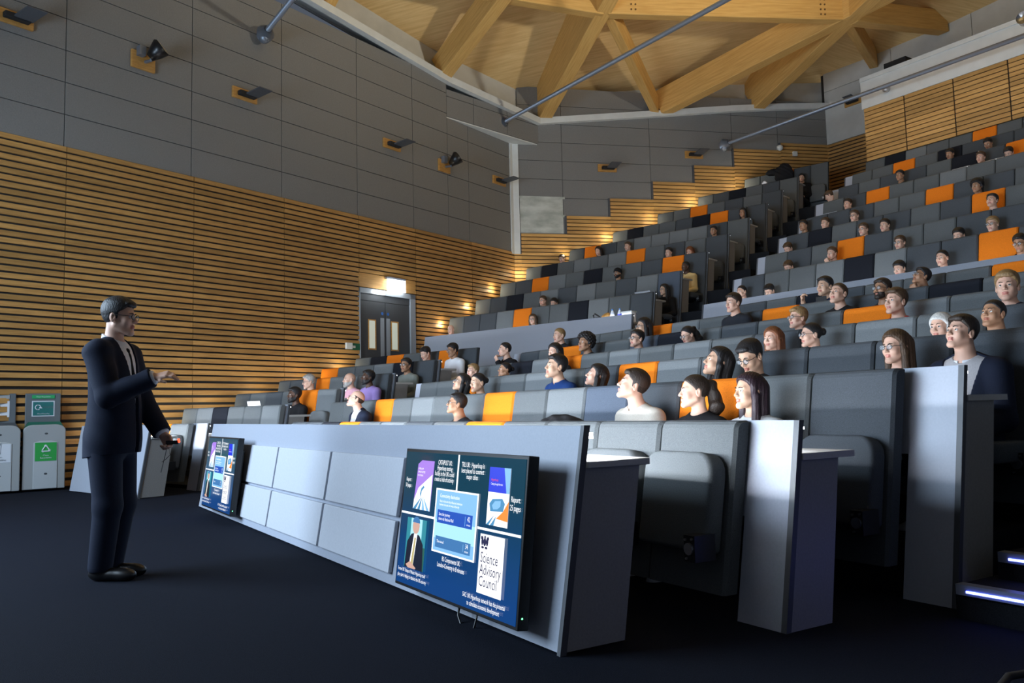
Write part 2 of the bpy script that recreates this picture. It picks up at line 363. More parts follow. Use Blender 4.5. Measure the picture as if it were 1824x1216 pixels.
# left wall: backing, slats, panels
DOOR = (12.13, 13.87, 1.29, 4.02)
mb = MB(); slab(mb, WL, -4, TC, 0, ZLIM, -.3, -.012); slab(mb, WL, -4, 15.1, ZLIM, 9.2, -.3, -.012); slab(mb, WL, -4, 8, 9.2, 10.2, -.3, -.012)
wl = struct(mb.build('wall_left', 'slat_gap'))
mb = MB()
zs = zrows(1.62, 5.25, .1037, .0735)
zs += zrows(.02, zs[-1][0]-.045, .125, .078)
slats(mb, WL, [-4, -2, 0, 2.05, 4.05, 6.03, 8.22, 10.17, 12.13, 13.9, 15.95, TC-.03], zs, [DOOR])
slab(mb, WL, DOOR[0], DOOR[1], 3.72, 4.02, 0, .035)
struct(mb.build('timber_slats', 'slat_wood', wl))
def panels(mb, f, joints, z0, z1, ph=.5155, g=.014, d=.02):
    for i in range(len(joints)-1):
        z = z0
        while z < z1-.02:
            slab(mb, f, joints[i]+g/2, joints[i+1]-g/2, z+g/2, min(z+ph, z1)-g/2, -.01, d); z += ph
mb = MB()
panels(mb, WL, [-4, -2, 0, 2.05, 4.03, 5.99, 8.17], 5.25, 9.75)
panels(mb, WL, [8.17, 10.12, 12.11, 13.86, 15.1], 5.25, 9.2)
panels(mb, WL, [15.1, 15.9, TC], 5.25, ZLIM)
struct(mb.build('acoustic_panels', 'wall_panel', wl))
# chamfer above the corner with its white soffit and the white corner strip
mb = MB(); slab(mb, WC, 0, LC, ZLIM+.02, 8.95, -.3, -.012); wc = struct(mb.build('wall_corner', 'slat_gap'))
mb = MB(); panels(mb, WC, [0, .9, 2.1, LC], ZLIM+.03, 8.97); struct(mb.build('acoustic_panels', 'wall_panel', wc))
mb = MB(); mb.prism([PA+Vector((0, 0, ZLIM)), CORN+Vector((0, 0, ZLIM)), PB+Vector((0, 0, ZLIM))], (0, 0, .03))
struct(mb.build('trim_1', 'white_paint'))
mb = MB(); slab(mb, WW, -.02, .17, 5.2, ZLIM, -.02, .06); slab(mb, WL, TC-.14, TC+.02, 5.2, ZLIM, -.02, .05)
struct(mb.build('trim_2', 'white_paint'))
# stepped wall
mb = MB(); slab(mb, WW, -.05, 9.7, 0, 8.9, -.3, -.012); slab(mb, WW, 3.95, 9.7, 8.9, 9.3, -.3, -.012); slab(mb, WW, 6.5, 9.7, 9.3, 9.55, -.3, -.012); ww = struct(mb.build('wall_back', 'slat_gap'))
STEPS = [(0, 5.25), (.20, 5.765), (1.49, 6.28), (2.75, 6.80), (4.03, 7.32), (5.29, 7.83), (6.53, 8.37), (8.02, 8.60), (9.66, 8.6)]
mb = MB(); mb2 = MB()
for i in range(len(STEPS)-1):
    s0, top = STEPS[i]; s1 = STEPS[i+1][0]
    slats(mb, WW, [s0, s1], zrows(3.2, top, .1035, .0775), (), .05, 0)
    if i: slab(mb2, WW, s0-.055, s0, STEPS[i-1][1] if i > 1 else 5.2, top, 0, .055)
struct(mb.build('timber_slats', 'slat_wood_pale', ww)); struct(mb2.build('step_edge', 'edge_band', ww))
mb = MB()
zz = [4.7+.5185*k for k in range(11)]
for k in range(len(zz)-1):
    for j0, j1 in ((.17, 1.41), (1.41, 3.98), (3.98, 6.5), (6.5, 7.95), (7.95, 9.66)):
        lo = None
        for i in range(len(STEPS)-1):
            a, b = max(j0, STEPS[i][0]), min(j1, STEPS[i+1][0])
            if b-a < .03: continue
            top = STEPS[i][1]; z0 = max(zz[k], top)
            if zz[k+1]-z0 > .03: slab(mb, WW, a+(.006 if a == j0 else 0), b-(.006 if b == j1 else 0), z0+.006, zz[k+1]-.006, -.01, .02)
struct(mb.build('acoustic_panels', 'wall_panel', ww))
mb = MB(); slab(mb, WW, .19, 1.40, 6.31, 6.75, 0, .03); slab(mb, WW, .19, 1.40, 5.79, 6.25, 0, .03)
slab(mb, WW, .17, 1.46, 6.25, 6.31, 0, .028); slab(mb, WW, .17, 1.46, 6.75, 6.81, 0, .028)
struct(mb.build('trim_3', 'bare_concrete'))
# far dark return wall and projection-booth front
mb = MB(); slab(mb, W3, U3-.1, -2, 0, 12, -.3, -.012); w3 = struct(mb.build('wall_rear', 'slat_gap'))
mb = MB(); slats(mb, W3, [U3, -12.6, -10.6], zrows(5.6, 8.58, .1035, .070), (), .04); struct(mb.build('timber_slats', 'slat_wood', w3))
mb = MB(); panels(mb, W3, [U3, -12.4, -10.2, -8, -6, -3], 8.60, 12, 1.6); struct(mb.build('plaster_panels', 'plaster', w3))
VB = 18.62
def WB(u, z, d=0): return FR.P(u, VB-d, z)
mb = MB(); slab(mb, WB, -11.66, -5.0, 5.5, 8.27, -2.4, -.012); wb = struct(mb.build('wall_booth', 'slat_gap'))
mb = MB(); slats(mb, WB, [-11.66, -10.6, -9.43, -8.25, -7.08, -5.9], zrows(6.9, 8.26, .1035, .082), (), .03, .03)
struct(mb.build('timber_slats', 'slat_wood_pale', wb))
mb = MB(); slab(mb, WB, -11.7, -5.0, 8.27, 9.02, -2.4, .03); slab(mb, WB, -11.7, -5.0, 8.96, 9.06, -2.4, .06)
struct(mb.build('trim_4', 'white_paint'))

# cornice ring and plaster band under the roof
def corn_pts():
    L = [(WL, t, 9.47-(t-10.61)*.0845) for t in (-4, 15.1)]
    Cc = [(WC, 0, 9.09), (WC, LC, 8.80)]
    W = [(WW, .75, 8.80), (WW, 3.95, 9.15), (WW, 6.5, 9.44), (WW, 7.95, 9.57), (WW, 9.66, 9.68)]
    return [L, Cc, W]
mb = MB(); mp = MB()
SETB = .35
def back(f, a, z):      # plaster wall stands behind the cornice shelf
    return 1+(z-EYE)*(1+SETB/22)-(z-EYE)+(z-EYE)*0 if False else EYE+(z-EYE)*(1+SETB/22.)
for seg in corn_pts():
    for (f, a0, z0), (_, a1, z1) in zip(seg[:-1], seg[1:]):
        mb.hexa([f(a0, z0, 0), f(a1, z1, 0), f(a1, z1, .16), f(a0, z0, .16), f(a0, z0+.17, 0), f(a1, z1+.17, 0), f(a1, z1+.17, .16), f(a0, z0+.17, .16)])
        mb.poly([f(a0, z0+.17, .0), f(a1, z1+.17, .0), f(a1, z1+.17, -SETB-.1), f(a0, z0+.17, -SETB-.1)])
        e0 = .45 if a0 == 0 and f is WC else 0
        mp.hexa([f(a0-.5, z0+.1, -SETB-.04), f(a1+.5, z1+.1, -SETB-.04), f(a1+.5, z1+.1, -SETB), f(a0-.5, z0+.1, -SETB), f(a0-.5, back(f, a0, z0+.88)+.3, -SETB-.04), f(a1+.5, back(f, a1, z1+.88)+.3, -SETB-.04), f(a1+.5, back(f, a1, z1+.88)+.3, -SETB), f(a0-.5, back(f, a0, z0+.88)+.3, -SETB)])
struct(mb.build('trim_5', 'white_paint')); struct(mp.build('trim_6', 'plaster'))
# timber roof
APEX = Vector((6.6, 13.2, 14.3))
ez = lambda z: EYE+(z+.83-EYE)*(1+SETB/22)
edge = [WL(-4, ez(10.7), -SETB), WL(10.61, ez(9.47), -SETB), WL(14.9, ez(9.1), -SETB), WC(.25, ez(9.06), -SETB), WC(LC-.2, ez(8.82), -SETB), WW(.75, ez(8.80), -SETB), WW(3.95, ez(9.15), -SETB), WW(6.5, ez(9.44), -SETB), WW(9.66, ez(9.68), -SETB), W3(-13.3, 10.72), W3(-11, 10.75), W3(-6, 11.1),
        Vector((19, 14, 11.2)), Vector((16, 0, 11.2)), Vector((0, -5, 11.2))]
mb = MB()
for i in range(len(edge)):
    a, b = edge[i], edge[(i+1) % len(edge)]
    mb.poly([a, b, APEX])
    mb.poly([a+Vector((0, 0, .2)), APEX+Vector((0, 0, .2)), b+Vector((0, 0, .2))])
m = MATS['roof_boards']
nt = m.node_tree
for n in nt.nodes:
    if n.type == 'MAPPING':
        n.inputs['Scale'].default_value = (.7, 9, 1); n.inputs['Rotation'].default_value = (0, 0, .28)
struct(mb.build('ceiling', 'roof_boards'))

# glulam roof beams
def beam(p0, p1, w, d, label, bolts=None, rake=0):
    p0, p1 = Vector(p0), Vector(p1)
    t = (p1-p0); h = Vector((t.x, t.y, 0)).normalized(); sd = Vector((h.y, -h.x, 0))*w/2; upv = Vector((0, 0, d))
    ln = t.length; ang = math.atan2(t.z, math.hypot(t.x, t.y)); yaw = math.atan2(t.y, t.x)
    mb = MB(); x0 = -rake; mb.hexa([(0, -w/2, 0), (ln, -w/2, 0), (ln, w/2, 0), (0, w/2, 0), (x0, -w/2, d), (ln, -w/2, d), (ln, w/2, d), (x0, w/2, d)])
    o = mb.build('roof_beam', 'glulam'); o.location = p0; o.rotation_euler = (0, -ang, yaw)
    bevel(o, .012, 1)
    tag(o, label, 'beam', 'glulam roof beams')
    if bolts:
        mb = MB()
        for (x, z) in bolts:
            for y in (-w/2-.004, w/2+.004):
                mb.tube([(x, y-.006, z), (x, y+.006, z)], .022, 8)
        b = mb.build('bolt', 'knot', o)
    return o
def atz(x, y, z):        # a point at height z seen along image direction (x,y): the beam nodes
    d = fw + rt*((x-912)/1472) - up*((y-608)/1472)
    k = (z-EYE)/d.z
    return Vector((0, 0, EYE))+d*k
N0, N1, N2 = Vector((-.02, 17.6, 10.0)), Vector((2.25, 18.39, 10.0)), Vector((8.1, 18.96, 10.0))
bl = [(.35+.12*i, .2+.14*j) for i in range(2) for j in range(4)]
F1 = WL(15.0, 9.22, .1); F2 = WW(.95, 8.96, .12); F3 = WW(4.15, 9.28, .1); F4 = WW(4.45, 9.26, .1); F5 = WW(7.35, 9.55, .1)
beam(F1, N0+(N0-F1)*.6, .32, .66, 'timber roof beam springing from the left wall cornice, left of the wide one', None, .25)
beam(F2, N1+(N1-F2)*.45, .36, 1.45, 'wide timber roof beam rising from the corner of the left and stepped walls', None, .75)
beam(N1+Vector((.1, 0, .1)), F3, .22, .5, 'short thin timber strut running down to the middle of the stepped wall')
beam(F4, N2+(N2-F4)*.3, .34, .72, 'long timber roof beam rising rightward from the middle of the stepped wall', None, .25)
beam(F5, N2+(N2-F5)*.6+Vector((.2, 0, 0)), .34, 1.25, 'wide timber roof beam rising from the right part of the stepped wall', None, .75)
beam(N2, W3(-12.9, 10.35, .05), .22, .5, 'short timber strut running down to the rear wall near the booth')
beam(N0+Vector((-1.4, -.4, .1)), N1, .26, .62, 'horizontal timber tie at the top edge, left of the roof node', bl and [(3.0+.1*i-.9, .12+.12*j) for i in range(2) for j in range(4)])
beam(N1+Vector((.12, .02, .02)), N2, .26, .62, 'long horizontal timber tie between the two roof nodes', [(.55+.1*i, .12+.12*j) for i in range(2) for j in range(4)]+[(5.1+.1*i, .12+.12*j) for i in range(2) for j in range(4)])
beam(N2+Vector((.2, .05, -.02)), W3(-10.9, 10.55, .05), .3, .55, 'timber tie running right from the roof node to the rear wall above the booth')
beam(WL(11.3, 9.56, .1), atz(640, -90, 10.5), .26, .5, 'timber beam foot at the top edge above the upper left wall panels')

# tiers (stepped floor under the seats)
FLOORS = {'M': [0, .05, .30, .54, .78, 1.03, 1.29], 'L': [0, .05, .29, .54, .78, 1.03], 'U': [1.85+.521*k for k in range(9)], 'R': [1.85+.521*k for k in range(8)]}
VDESK = {'M': lambda k: 1.97+.985*(k-1), 'L': lambda k: 4.83+.985*(k-1), 'U': lambda k: 12.62+(k-1), 'R': lambda k: 10.37+(k-1)}
def tier(fr, u0, u1, v0, v1, z, name='tier_floor'):
    mb = MB(); F = FRAMES[fr]
    mb.hexa([F.P(u0, v0, 0), F.P(u1, v0, 0), F.P(u1, v1, 0), F.P(u0, v1, 0), F.P(u0, v0, z), F.P(u1, v0, z), F.P(u1, v1, z), F.P(u0, v1, z)])
    return struct(mb.build(name, 'tier_carpet'))
for k in range(3, 8):
    tier('M', -11.4+.1*k, -2.42+.15*(k-3), VDESK['M'](k)+.12, VDESK['M'](k+1)+.12, FLOORS['M'][k-1])
for k in range(2, 7):
    tier('L', -13.9, -9.95, VDESK['L'](k)+.12, VDESK['L'](k+1)+.12, FLOORS['L'][k-1])
tier('L', -14.4, -8.2, VDESK['L'](7)+.12, 12.7, 1.29, 'landing_floor')
tier('M', -11.5, -3, 8.98, 10.5, 1.29, 'landing_floor')
for k in range(1, 10):
    ul = [-14.3, -14.3, -14.35, -14.3, -13.6, -12.9, -12.0, -11.3, -10.35][k-1]
    tier('U', ul, -7.85, VDESK['U'](k)+.1, VDESK['U'](k+1)+.1, FLOORS['U'][k-1])
for k in range(1, 9):
    tier('R', -10.0-.27*(k-1)-.75, -2.5-.2*k, VDESK['R'](k)+.1, VDESK['R'](k+1)+.1, FLOORS['R'][k-1])
# steps of the right-hand stair with their lit nosings
for i, (v0, z, u0) in enumerate(((3.78, .15, -2.24), (4.06, .27, -2.19), (4.36, .39, -2.12), (4.66, .51, -2.05))):
    tier('M', u0, u0+1.5, v0, v0+1.2, z, 'stair_step')
    if i < 2:
        t = thing('stair_nosing', ['lower stair nosing with long blue light strip at the right edge', 'upper short stair nosing with blue light strip at the right edge'][i],
                  'step light', FM.P(u0, v0, z), FM.rz, 'blue lit stair nosings')
        mb = MB(); mb.box(.02, 1.5, -.03, .03, -.035, .012); mb.build('nosing_trim', 'grey_metal', t)
        mb = MB(); mb.box(.07, 1.5, -.036, -.03, -.022, -.012); mb.build('light_strip', 'led_blue', t)
# ================================================================ SEATS AND ROW DESKS
ROWS = {
'M1':(-9.878,.5442,'ddKOmldmOmmmm'),'M2':(-11.242,.5396,'mmmOmlmmOmlbdOmd'),'M3':(-10.398,.5384,'mmOmmlmdOlmdddd'),'M4':(-10.674,.5360,'mmKlOmlmlmdmlmd'),
'M5':(-10.898,.5305,'dmOdmbKmdmmOlmm'),'M6':(-11.192,.5348,'dmmmOlmdOmddKmm'),'M7':(-8.194,.5047,'dmKdmmmOmm'),
'U1':(-14.203,.5174,'mddlOmmKlmd'),'U2':(-14.278,.5290,'mdKmldlmdlb'),'U3':(-14.328,.5396,'mdOlmKmmdOd'),'U4':(-14.288,.5367,'mKmlmlOmdmd'),
'U5':(-13.580,.5233,'dOdmlllldm'),'U6':(-12.810,.4958,'mKmmdKOdd'),'U7':(-11.969,.5145,'dmOmdmd'),'U8':(-11.235,.4823,'mdKmdm'),'U9':(-10.284,.4789,'mmOdm'),
'R1':(-9.748,.5135,'dmmlKlddOdm'),'R2':(-10.008,.5104,'mdmOdmmddmd'),'R3':(-10.273,.5132,'dKmddmdOmd'),'R4':(-10.520,.5085,'dddmmOddmd'),
'R5':(-10.801,.5129,'mdOmmlmmdm'),'R6':(-11.085,.5162,'dmddmKdOd'),'R7':(-11.369,.5175,'mmOmKdddm'),'R8':(-11.634,.5186,'mKlmmOmdm'),
'L1':(-13.231,.5170,'mmOm'),'L2':(-13.219,.4733,'mlKmml'),'L3':(-13.265,.4820,'dmdmOl'),'L4':(-13.432,.3912,'ddmOmmmd'),'L5':(-13.473,.5348,'OmmlKd'),'L6':(-13.662,.4970,'mKOmdOd')}
TOPS = {'M': [.925, 1.175, 1.41, 1.655, 1.90, 2.16, 2.42], 'L': [.925, 1.165, 1.405, 1.655, 1.903, 2.15],
        'U': [3.25+.521*k for k in range(9)], 'R': [3.25+.521*k for k in range(8)]}
VTOP = {'M': lambda k: 2.03+.985*k, 'L': lambda k: 5.83+.985*(k-1), 'U': lambda k: 13.8+k-1, 'R': lambda k: 11.5+k-1}
BLOCK = {'M': 'lower middle block', 'L': 'lower left block', 'U': 'upper left block', 'R': 'upper right block'}
LEAN = .17
_sm = {}
def back_mesh(w, h, c):
    key = ('b', round(w, 3), round(h, 3), c)
    if key not in _sm:
        bm_ = MB(); r = .035; x0, x1 = .006, w-.006
        # rounded top profile (v,z) swept along the width, sheared by the recline
        prof = [(0, .12), (0, h-r)]+[(r-r*math.cos(a), h-r+r*math.sin(a)) for a in (PI/6, PI/3, PI/2)]+[(.085, h), (.085, .12)]
        ends = [(x0, .016), (x0+.016, 0), (x1-.016, 0), (x1, .016)]
        n = len(prof); V_ = []
        for (x, ins) in ends:
            for (v, z) in prof:
                vv = v+ins if v < .04 else v
                V_.append((x, vv+LEAN*(z-h), z-(ins*.5 if z > h-.03 else 0)))
        bm_.v = V_
        for i in range(len(ends)-1):
            for j in range(n):
                k = (j+1) % n
                bm_.f.append((i*n+j, (i+1)*n+j, (i+1)*n+k, i*n+k)); bm_.m.append(0)
        bm_.f.append(tuple(range(n))[::-1]); bm_.f.append(tuple(range(3*n, 4*n))); bm_.m += [0, 0]
        _sm[key] = bm_.mesh('backrest', SEATM[c])
    return _sm[key]
def round_slab(mb, w, h, t, r, seg=5):
    """rounded-corner pad: w wide (x), h tall (z), t thick (y), soft front edge"""
    def ring(ins, y):
        pts = []
        for cx, cz, a0 in ((w/2-r, h-r, 0), (-w/2+r, h-r, PI/2), (-w/2+.03, .03, PI), (w/2-.03, .03, 1.5*PI)):
            rr = r if cz > h/2 else .03
            for i in range(seg+1):
                a = a0+PI/2*i/seg
                pts.append((cx+(rr-ins)*math.cos(a), y, cz+(rr-ins)*math.sin(a)))
        return pts
    rings = [ring(.02, 0), ring(.006, .008), ring(0, .025), ring(0, t-.01), ring(.01, t)]
    n0 = len(mb.v); n = len(rings[0])
    for rg in rings: mb.v += rg
    for i in range(len(rings)-1):
        for j in range(n):
            k = (j+1) % n
            mb.f.append((n0+i*n+j, n0+(i+1)*n+j, n0+(i+1)*n+k, n0+i*n+k)); mb.m.append(0)
    mb.f.append(tuple(n0+j for j in range(n))); mb.f.append(tuple(n0+4*n+j for j in range(n))[::-1]); mb.m += [0, 0]
def pad_mesh(w, c, down):
    key = ('p', round(w, 2), c, down)
    if key not in _sm:
        mb = MB(); round_slab(mb, w-.07, .47, .11, .10)
        if down: mb.v = [(x, -(z)+.02, .02-y) for (x, y, z) in mb.v]
        _sm[key] = mb.mesh('seat_pad', SEATM[c], True)
    return _sm[key]
def bracket_mesh():
    if 'k' not in _sm:
        mb = MB(); mb.box(-.035, .035, -.06, .07, -.07, .05)
        mb.tube([(0, -.07, -.01), (0, -.055, -.01)], .028, 12, 1)
        for (x, z) in ((.02, .035), (-.022, .03), (-.018, -.055)): mb.tube([(x, -.068, z), (x, -.055, z)], .006, 8, 1)
        _sm['k'] = mb.mesh('hinge_bracket', ['black_plastic', 'steel'])
    return _sm['k']
PEOPLE_AT = {}
for pp in PEOPLE: PEOPLE_AT.setdefault(pp[0]+str(pp[1]), []).append(pp[2])
UEDGE = {}
for key, (u0, p, cols) in ROWS.items():
    b, k = key[0], int(key[1]); F = FRAMES[b]
    ztop, zf, vt = TOPS[b][k-1], FLOORS[b][k-1], VTOP[b](k)
    n = len(cols); UEDGE[key] = (u0, u0+n*p)
    for i, c in enumerate(cols):
        u = u0+i*p
        occupied = any(u-.1 < q < u+p+.1 for q in PEOPLE_AT.get(key, []))
        rn = 'front row' if k == 1 else ORD[k-1]+' row'
        lab = '%s fabric seat, %s from left in the %s of the %s' % (SEATNAME[c], ORD[i], rn, BLOCK[b])
        t = thing('lecture_seat', lab, 'seat', F.P(u+p/2, vt, zf), F.rz, 'fabric seats in the %s of the %s' % (rn, BLOCK[b]))
        h = ztop-zf
        link_mesh('backrest', back_mesh(p, h, c), t, (-p/2, 0, 0))
        zp = .34
        vp = -.125+LEAN*(zp-h)
        if occupied: link_mesh('seat_pad', pad_mesh(p, c, True), t, (0, -.02+LEAN*(.45-h), .45))
        else: link_mesh('seat_pad', pad_mesh(p, c, False), t, (0, vp, zp-.02), (-math.atan(LEAN), 0, 0))
        if n-i <= 2: link_mesh('hinge_bracket', bracket_mesh(), t, (p/2-.045, vp-.02, zp+.02))

LNAME = {'M': 'lower middle', 'L': 'lower left', 'U': 'upper left', 'R': 'upper right'}
def row_desk(b, k, u0, u1, ztop, zf, ext0, ext1, label, end0=False, end1=True, deep=.34, full=False, vb=None):
    """desk of row k: front board behind the seats of row k-1, worktop, end panels, light strip under the lip"""
    F = FRAMES[b]; v = VDESK[b](k) if vb is None else vb
    t = thing('row_desk', label, 'desk', F.P(0, v, zf), F.rz, 'long desks of the seating rows')
    H = ztop-zf; kk = LEAN
    mb = MB()
    lo = 0 if full else max(0, H-.45)
    mb.box(u0, u1, 0, .025, lo, H, 0, kk)
    if not full:
        if ext0: mb.box(u0-ext0, u0, -.004, .025, 0, H, 0, kk)
        if ext1: mb.box(u1, u1+ext1, -.004, .025, 0, H, 0, kk)
    mb.build('front_panel', 'laminate', t)
    a0, a1 = u0-ext0, u1+ext1
    zt = H-.15
    mb = MB(); mb.box(a0, a1+.01, .025+kk*zt, .025+kk*zt+deep+.03, zt-.03, zt); mb.build('worktop', 'worktop', t)
    if H > .3:
        mb = MB(); mb.box(a0, a1, .026+kk*(H-.03), .036+kk*(H-.03), H-.042, H-.03); mb.build('light_strip', 'led_white', t)
    for on, x in ((end0, a0), (end1, a1)):
        if on:
            mb = MB(); s = .022
            x0, x1 = (x, x+s) if x == a0 else (x-s, x)
            zb = 0
            for (z0, z1) in ((0, zt-.03),):
                mb.hexa([(x0, .025, z0), (x1, .025, z0), (x1, deep-.03, z0), (x0, deep-.03, z0),
                         (x0, .025+kk*z1, z1), (x1, .025+kk*z1, z1), (x1, deep-.03+kk*z1*.85, z1), (x0, deep-.03+kk*z1*.85, z1)])
            # edge band on the board end
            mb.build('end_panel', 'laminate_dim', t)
            mb = MB(); e = .004
            mb.hexa([(x0-e, -.006, 0), (x1+e, -.006, 0), (x1+e, .026, 0), (x0-e, .026, 0),
                     (x0-e, -.006+kk*H, H), (x1+e, -.006+kk*H, H), (x1+e, .026+kk*H, H), (x0-e, .026+kk*H, H)])
            mb.build('edge_strip', 'edge_band', t)
    return t
DESKLIGHTS = []
def rowlab(b, k): return 'desk serving the %s row of the %s block' % (ORD[k-1], LNAME[b])
for k in range(2, 8):
    u0, u1 = UEDGE['M%d' % (k-1)]
    e0 = {4: .3, 5: .3, 6: .3, 7: .25}.get(k, .1)
    row_desk('M', k, u0, u1, TOPS['M'][k-2], FLOORS['M'][k-1] if k > 3 else 0, e0, .28, 'long grey '+rowlab('M', k), False, True)
for k in range(2, 7):
    u0, u1 = UEDGE['L%d' % (k-1)]
    row_desk('L', k, u0, u1, TOPS['L'][k-2], FLOORS['L'][k-1] if k > 2 else 0, 0, .3 if k == 2 else .02, 'short grey '+rowlab('L', k))
row_desk('U', 1, -14.05, -8.38, 2.73, 1.29, 0, 0, 'long grey parapet desk in front of the upper left block', False, True, .34, True)
for k in range(2, 10):
    u0, u1 = UEDGE['U%d' % (k-1)]
    row_desk('U', k, u0, u1, TOPS['U'][k-2], FLOORS['U'][k-1]-.5, 0, .02, 'tall grey '+rowlab('U', k))
row_desk('R', 1, -9.85, -2.5, 2.73, 1.29, 0, 0, 'long bluish grey parapet desk in front of the upper right block', True, False, .34, True)
for k in range(2, 9):
    u0, u1 = UEDGE['R%d' % (k-1)]
    row_desk('R', k, u0, u1+.5, TOPS['R'][k-2], FLOORS['R'][k-1]-.5, .26, 0, 'pale ended grey '+rowlab('R', k), True, False)
# working light of the desk strips that is plainly seen: front desks and the first rows
def strip_light(b, k, u0, u1, ztop, pw, vb=None):
    F = FRAMES[b]; v = (VDESK[b](k) if vb is None else vb)
    a = F.P((u0+u1)/2, v+LEAN*(ztop)*.9+.055, ztop-.05)
    d = bpy.data.lights.new('desk_strip_light', 'AREA'); d.shape = 'RECTANGLE'; d.size = abs(u1-u0); d.size_y = .03; d.energy = pw; d.color = (.86, .92, 1.0)
    o = bpy.data.objects.new('desk_strip_light', d); COL.objects.link(o); o.location = a
    dirv = (F.V*.8+Vector((0, 0, -.6)))
    o.rotation_euler = (dirv.to_track_quat('-Z', 'X').to_matrix() @ Matrix.Identity(3)).to_euler()
    # long side along the row
    z = -dirv.normalized(); x = F.U; y = z.cross(x).normalized(); x = y.cross(z)
    o.rotation_euler = Matrix((x, y, z)).transposed().to_euler()
# ================================================================ FRONT DESKS
def front_desk(F, u0, u1, v, H, label, doors=None):
    t = thing('front_desk', label, 'desk', F.P(0, v, 0), F.rz)
    mb = MB(); mb.box(u0, u1, 0, .025, .01, H, 0, LEAN); mb.build('front_panel', 'laminate', t)
    mb = MB(); e = .004
    mb.hexa([(u1-.02, -.004, 0), (u1+e, -.004, 0), (u1+e, .028, 0), (u1-.02, .028, 0), (u1-.02, -.004+LEAN*H, H+.002), (u1+e, -.004+LEAN*H, H+.002), (u1+e, .028+LEAN*H, H+.002), (u1-.02, .028+LEAN*H, H+.002)])
    mb.build('edge_strip', 'edge_band', t)
    zt = H-.15
    mb = MB(); mb.box(u0, u1+.012, .03+LEAN*zt, .03+LEAN*zt+.345, zt-.03, zt); bevel(mb.build('worktop', 'worktop', t), .003, 1)
    for x0, x1 in ((u1-.025, u1-.003), (u0+.003, u0+.025)):
        mb = MB(); z1 = zt-.03
        mb.hexa([(x0, .026, .01), (x1, .026, .01), (x1, .34, .01), (x0, .34, .01), (x0, .026+LEAN*z1, z1), (x1, .026+LEAN*z1, z1), (x1, .33+LEAN*z1, z1), (x0, .33+LEAN*z1, z1)])
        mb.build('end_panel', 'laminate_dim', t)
    mb = MB(); y = .028+LEAN*(H-.04); mb.box(u0, u1+.005, y, y+.02, H-.055, H-.03); mb.build('light_strip', 'led_white', t)
    for (a, b, z0, z1) in doors or []:
        mb = MB(); k = LEAN
        mb.box(a, b, -.028, -.001, z0, z1, 0, k)
        bevel(mb.build('access_panel', 'access_white', t), .006, 2)
    return t
front_desk(FM, -9.92, -2.84, 1.97, .928, 'long grey front desk with two mounted displays and six white access panels',
           [(a, b, z0, z1) for (a, b) in ((-8.47, -7.15), (-7.11, -5.83), (-5.79, -4.55)) for (z0, z1) in ((.395, .735), (.075, .37))])
front_desk(FL, -12.66, -10.52, 4.83, .925, 'short grey front desk behind the presenter, beside the recycling bins')
for (b, k, u0, u1, zt, pw, vb) in (('M', 1, -9.9, -2.84, .928, 260, None), ('M', 2, -10.0, -2.63, .925, 34, None), ('M', 3, -10.9, -2.4, 1.175, 14, None), ('M', 4, -10.5, -2.2, 1.41, 18, None),
                                   ('L', 1, -12.6, -10.52, .925, 80, 4.83), ('L', 2, -13.2, -10.8, 1.165, 12, None), ('L', 3, -13.2, -10.4, 1.405, 6, None), ('L', 4, -13.2, -10.4, 1.655, 6, None),
                                   ('U', 1, -14, -8.4, 2.73, 12, None), ('R', 1, -9.8, -3, 2.73, 14, None)):
    strip_light(b, k, u0, u1, zt if not (b in 'ML' and k > 1) else TOPS[b][k-2], pw, vb)
# glow of the row-end lights on the slatted wall
for b in 'LU':
    for k in range(1, 10 if b == 'U' else 7):
        u0 = UEDGE['%s%d' % (b, k)][0]
        if b == 'L' and k == 1: continue
        F = FRAMES[b]
        point('row_end_light', F.P(u0+.03, VTOP[b](k)-.27, TOPS[b][k-1]-.17), 3.2 if b == 'L' else 4.5, (1.0, .88, .62), .03)

# ================================================================ TEXT
def text_mesh(txt, size, align='CENTER', xs=1.0):
    cu = bpy.data.curves.new('txt', 'FONT'); cu.body = txt; cu.size = size; cu.align_x = align; cu.align_y = 'CENTER'; cu.resolution_u = 2
    o = bpy.data.objects.new('txt', cu); COL.objects.link(o)
    bpy.context.view_layer.update()
    me = bpy.data.meshes.new_from_object(o.evaluated_get(bpy.context.evaluated_depsgraph_get()))
    bpy.data.objects.remove(o); bpy.data.curves.remove(cu)
    for v in me.vertices: v.co = (v.co.x*xs, 0, v.co.y)
    return me
def text(name, txt, size, mat, parent, x, y, z, align='CENTER', xs=1.0):
    me = text_mesh(txt, size, align, xs); me.materials.clear(); me.materials.append(MATS[mat])
    return link_mesh(name, me, parent, (x, y, z))
def emis(name, col, s=1.0):
    return bsdf(name, tuple(c*.05 for c in col), .4, 0, .3, col, s)
emis('px_white', (.95, .97, 1.0), 1.15); emis('px_purple', (.42, .22, .82), .9); emis('px_blue', (.01, .03, .72), .95); emis('px_teal', (.03, .30, .38), .8)
emis('px_sky', (.25, .55, .92), .9); emis('px_aqua', (.45, .85, .95), .9); emis('px_cobalt', (.005, .075, .50), .9); emis('px_steel', (.05, .20, .48), .85)
emis('px_orange', (.95, .28, .02), .95); emis('px_dark', (.004, .006, .03), .6); emis('px_skin', (.75, .45, .36), .8); emis('px_green', (.02, .13, .10), .8)
emis('px_gold', (.70, .58, .25), .7); emis('px_red', (.9, .08, .08), .9); emis('px_ink', (.015, .012, .09), .6); emis('px_mid', (.08, .32, .60), .8)
m = bsdf('screen_glass', (.004, .006, .01), .12, 0, .5); nt = m.node_tree; N_, L_ = nt.nodes, nt.links
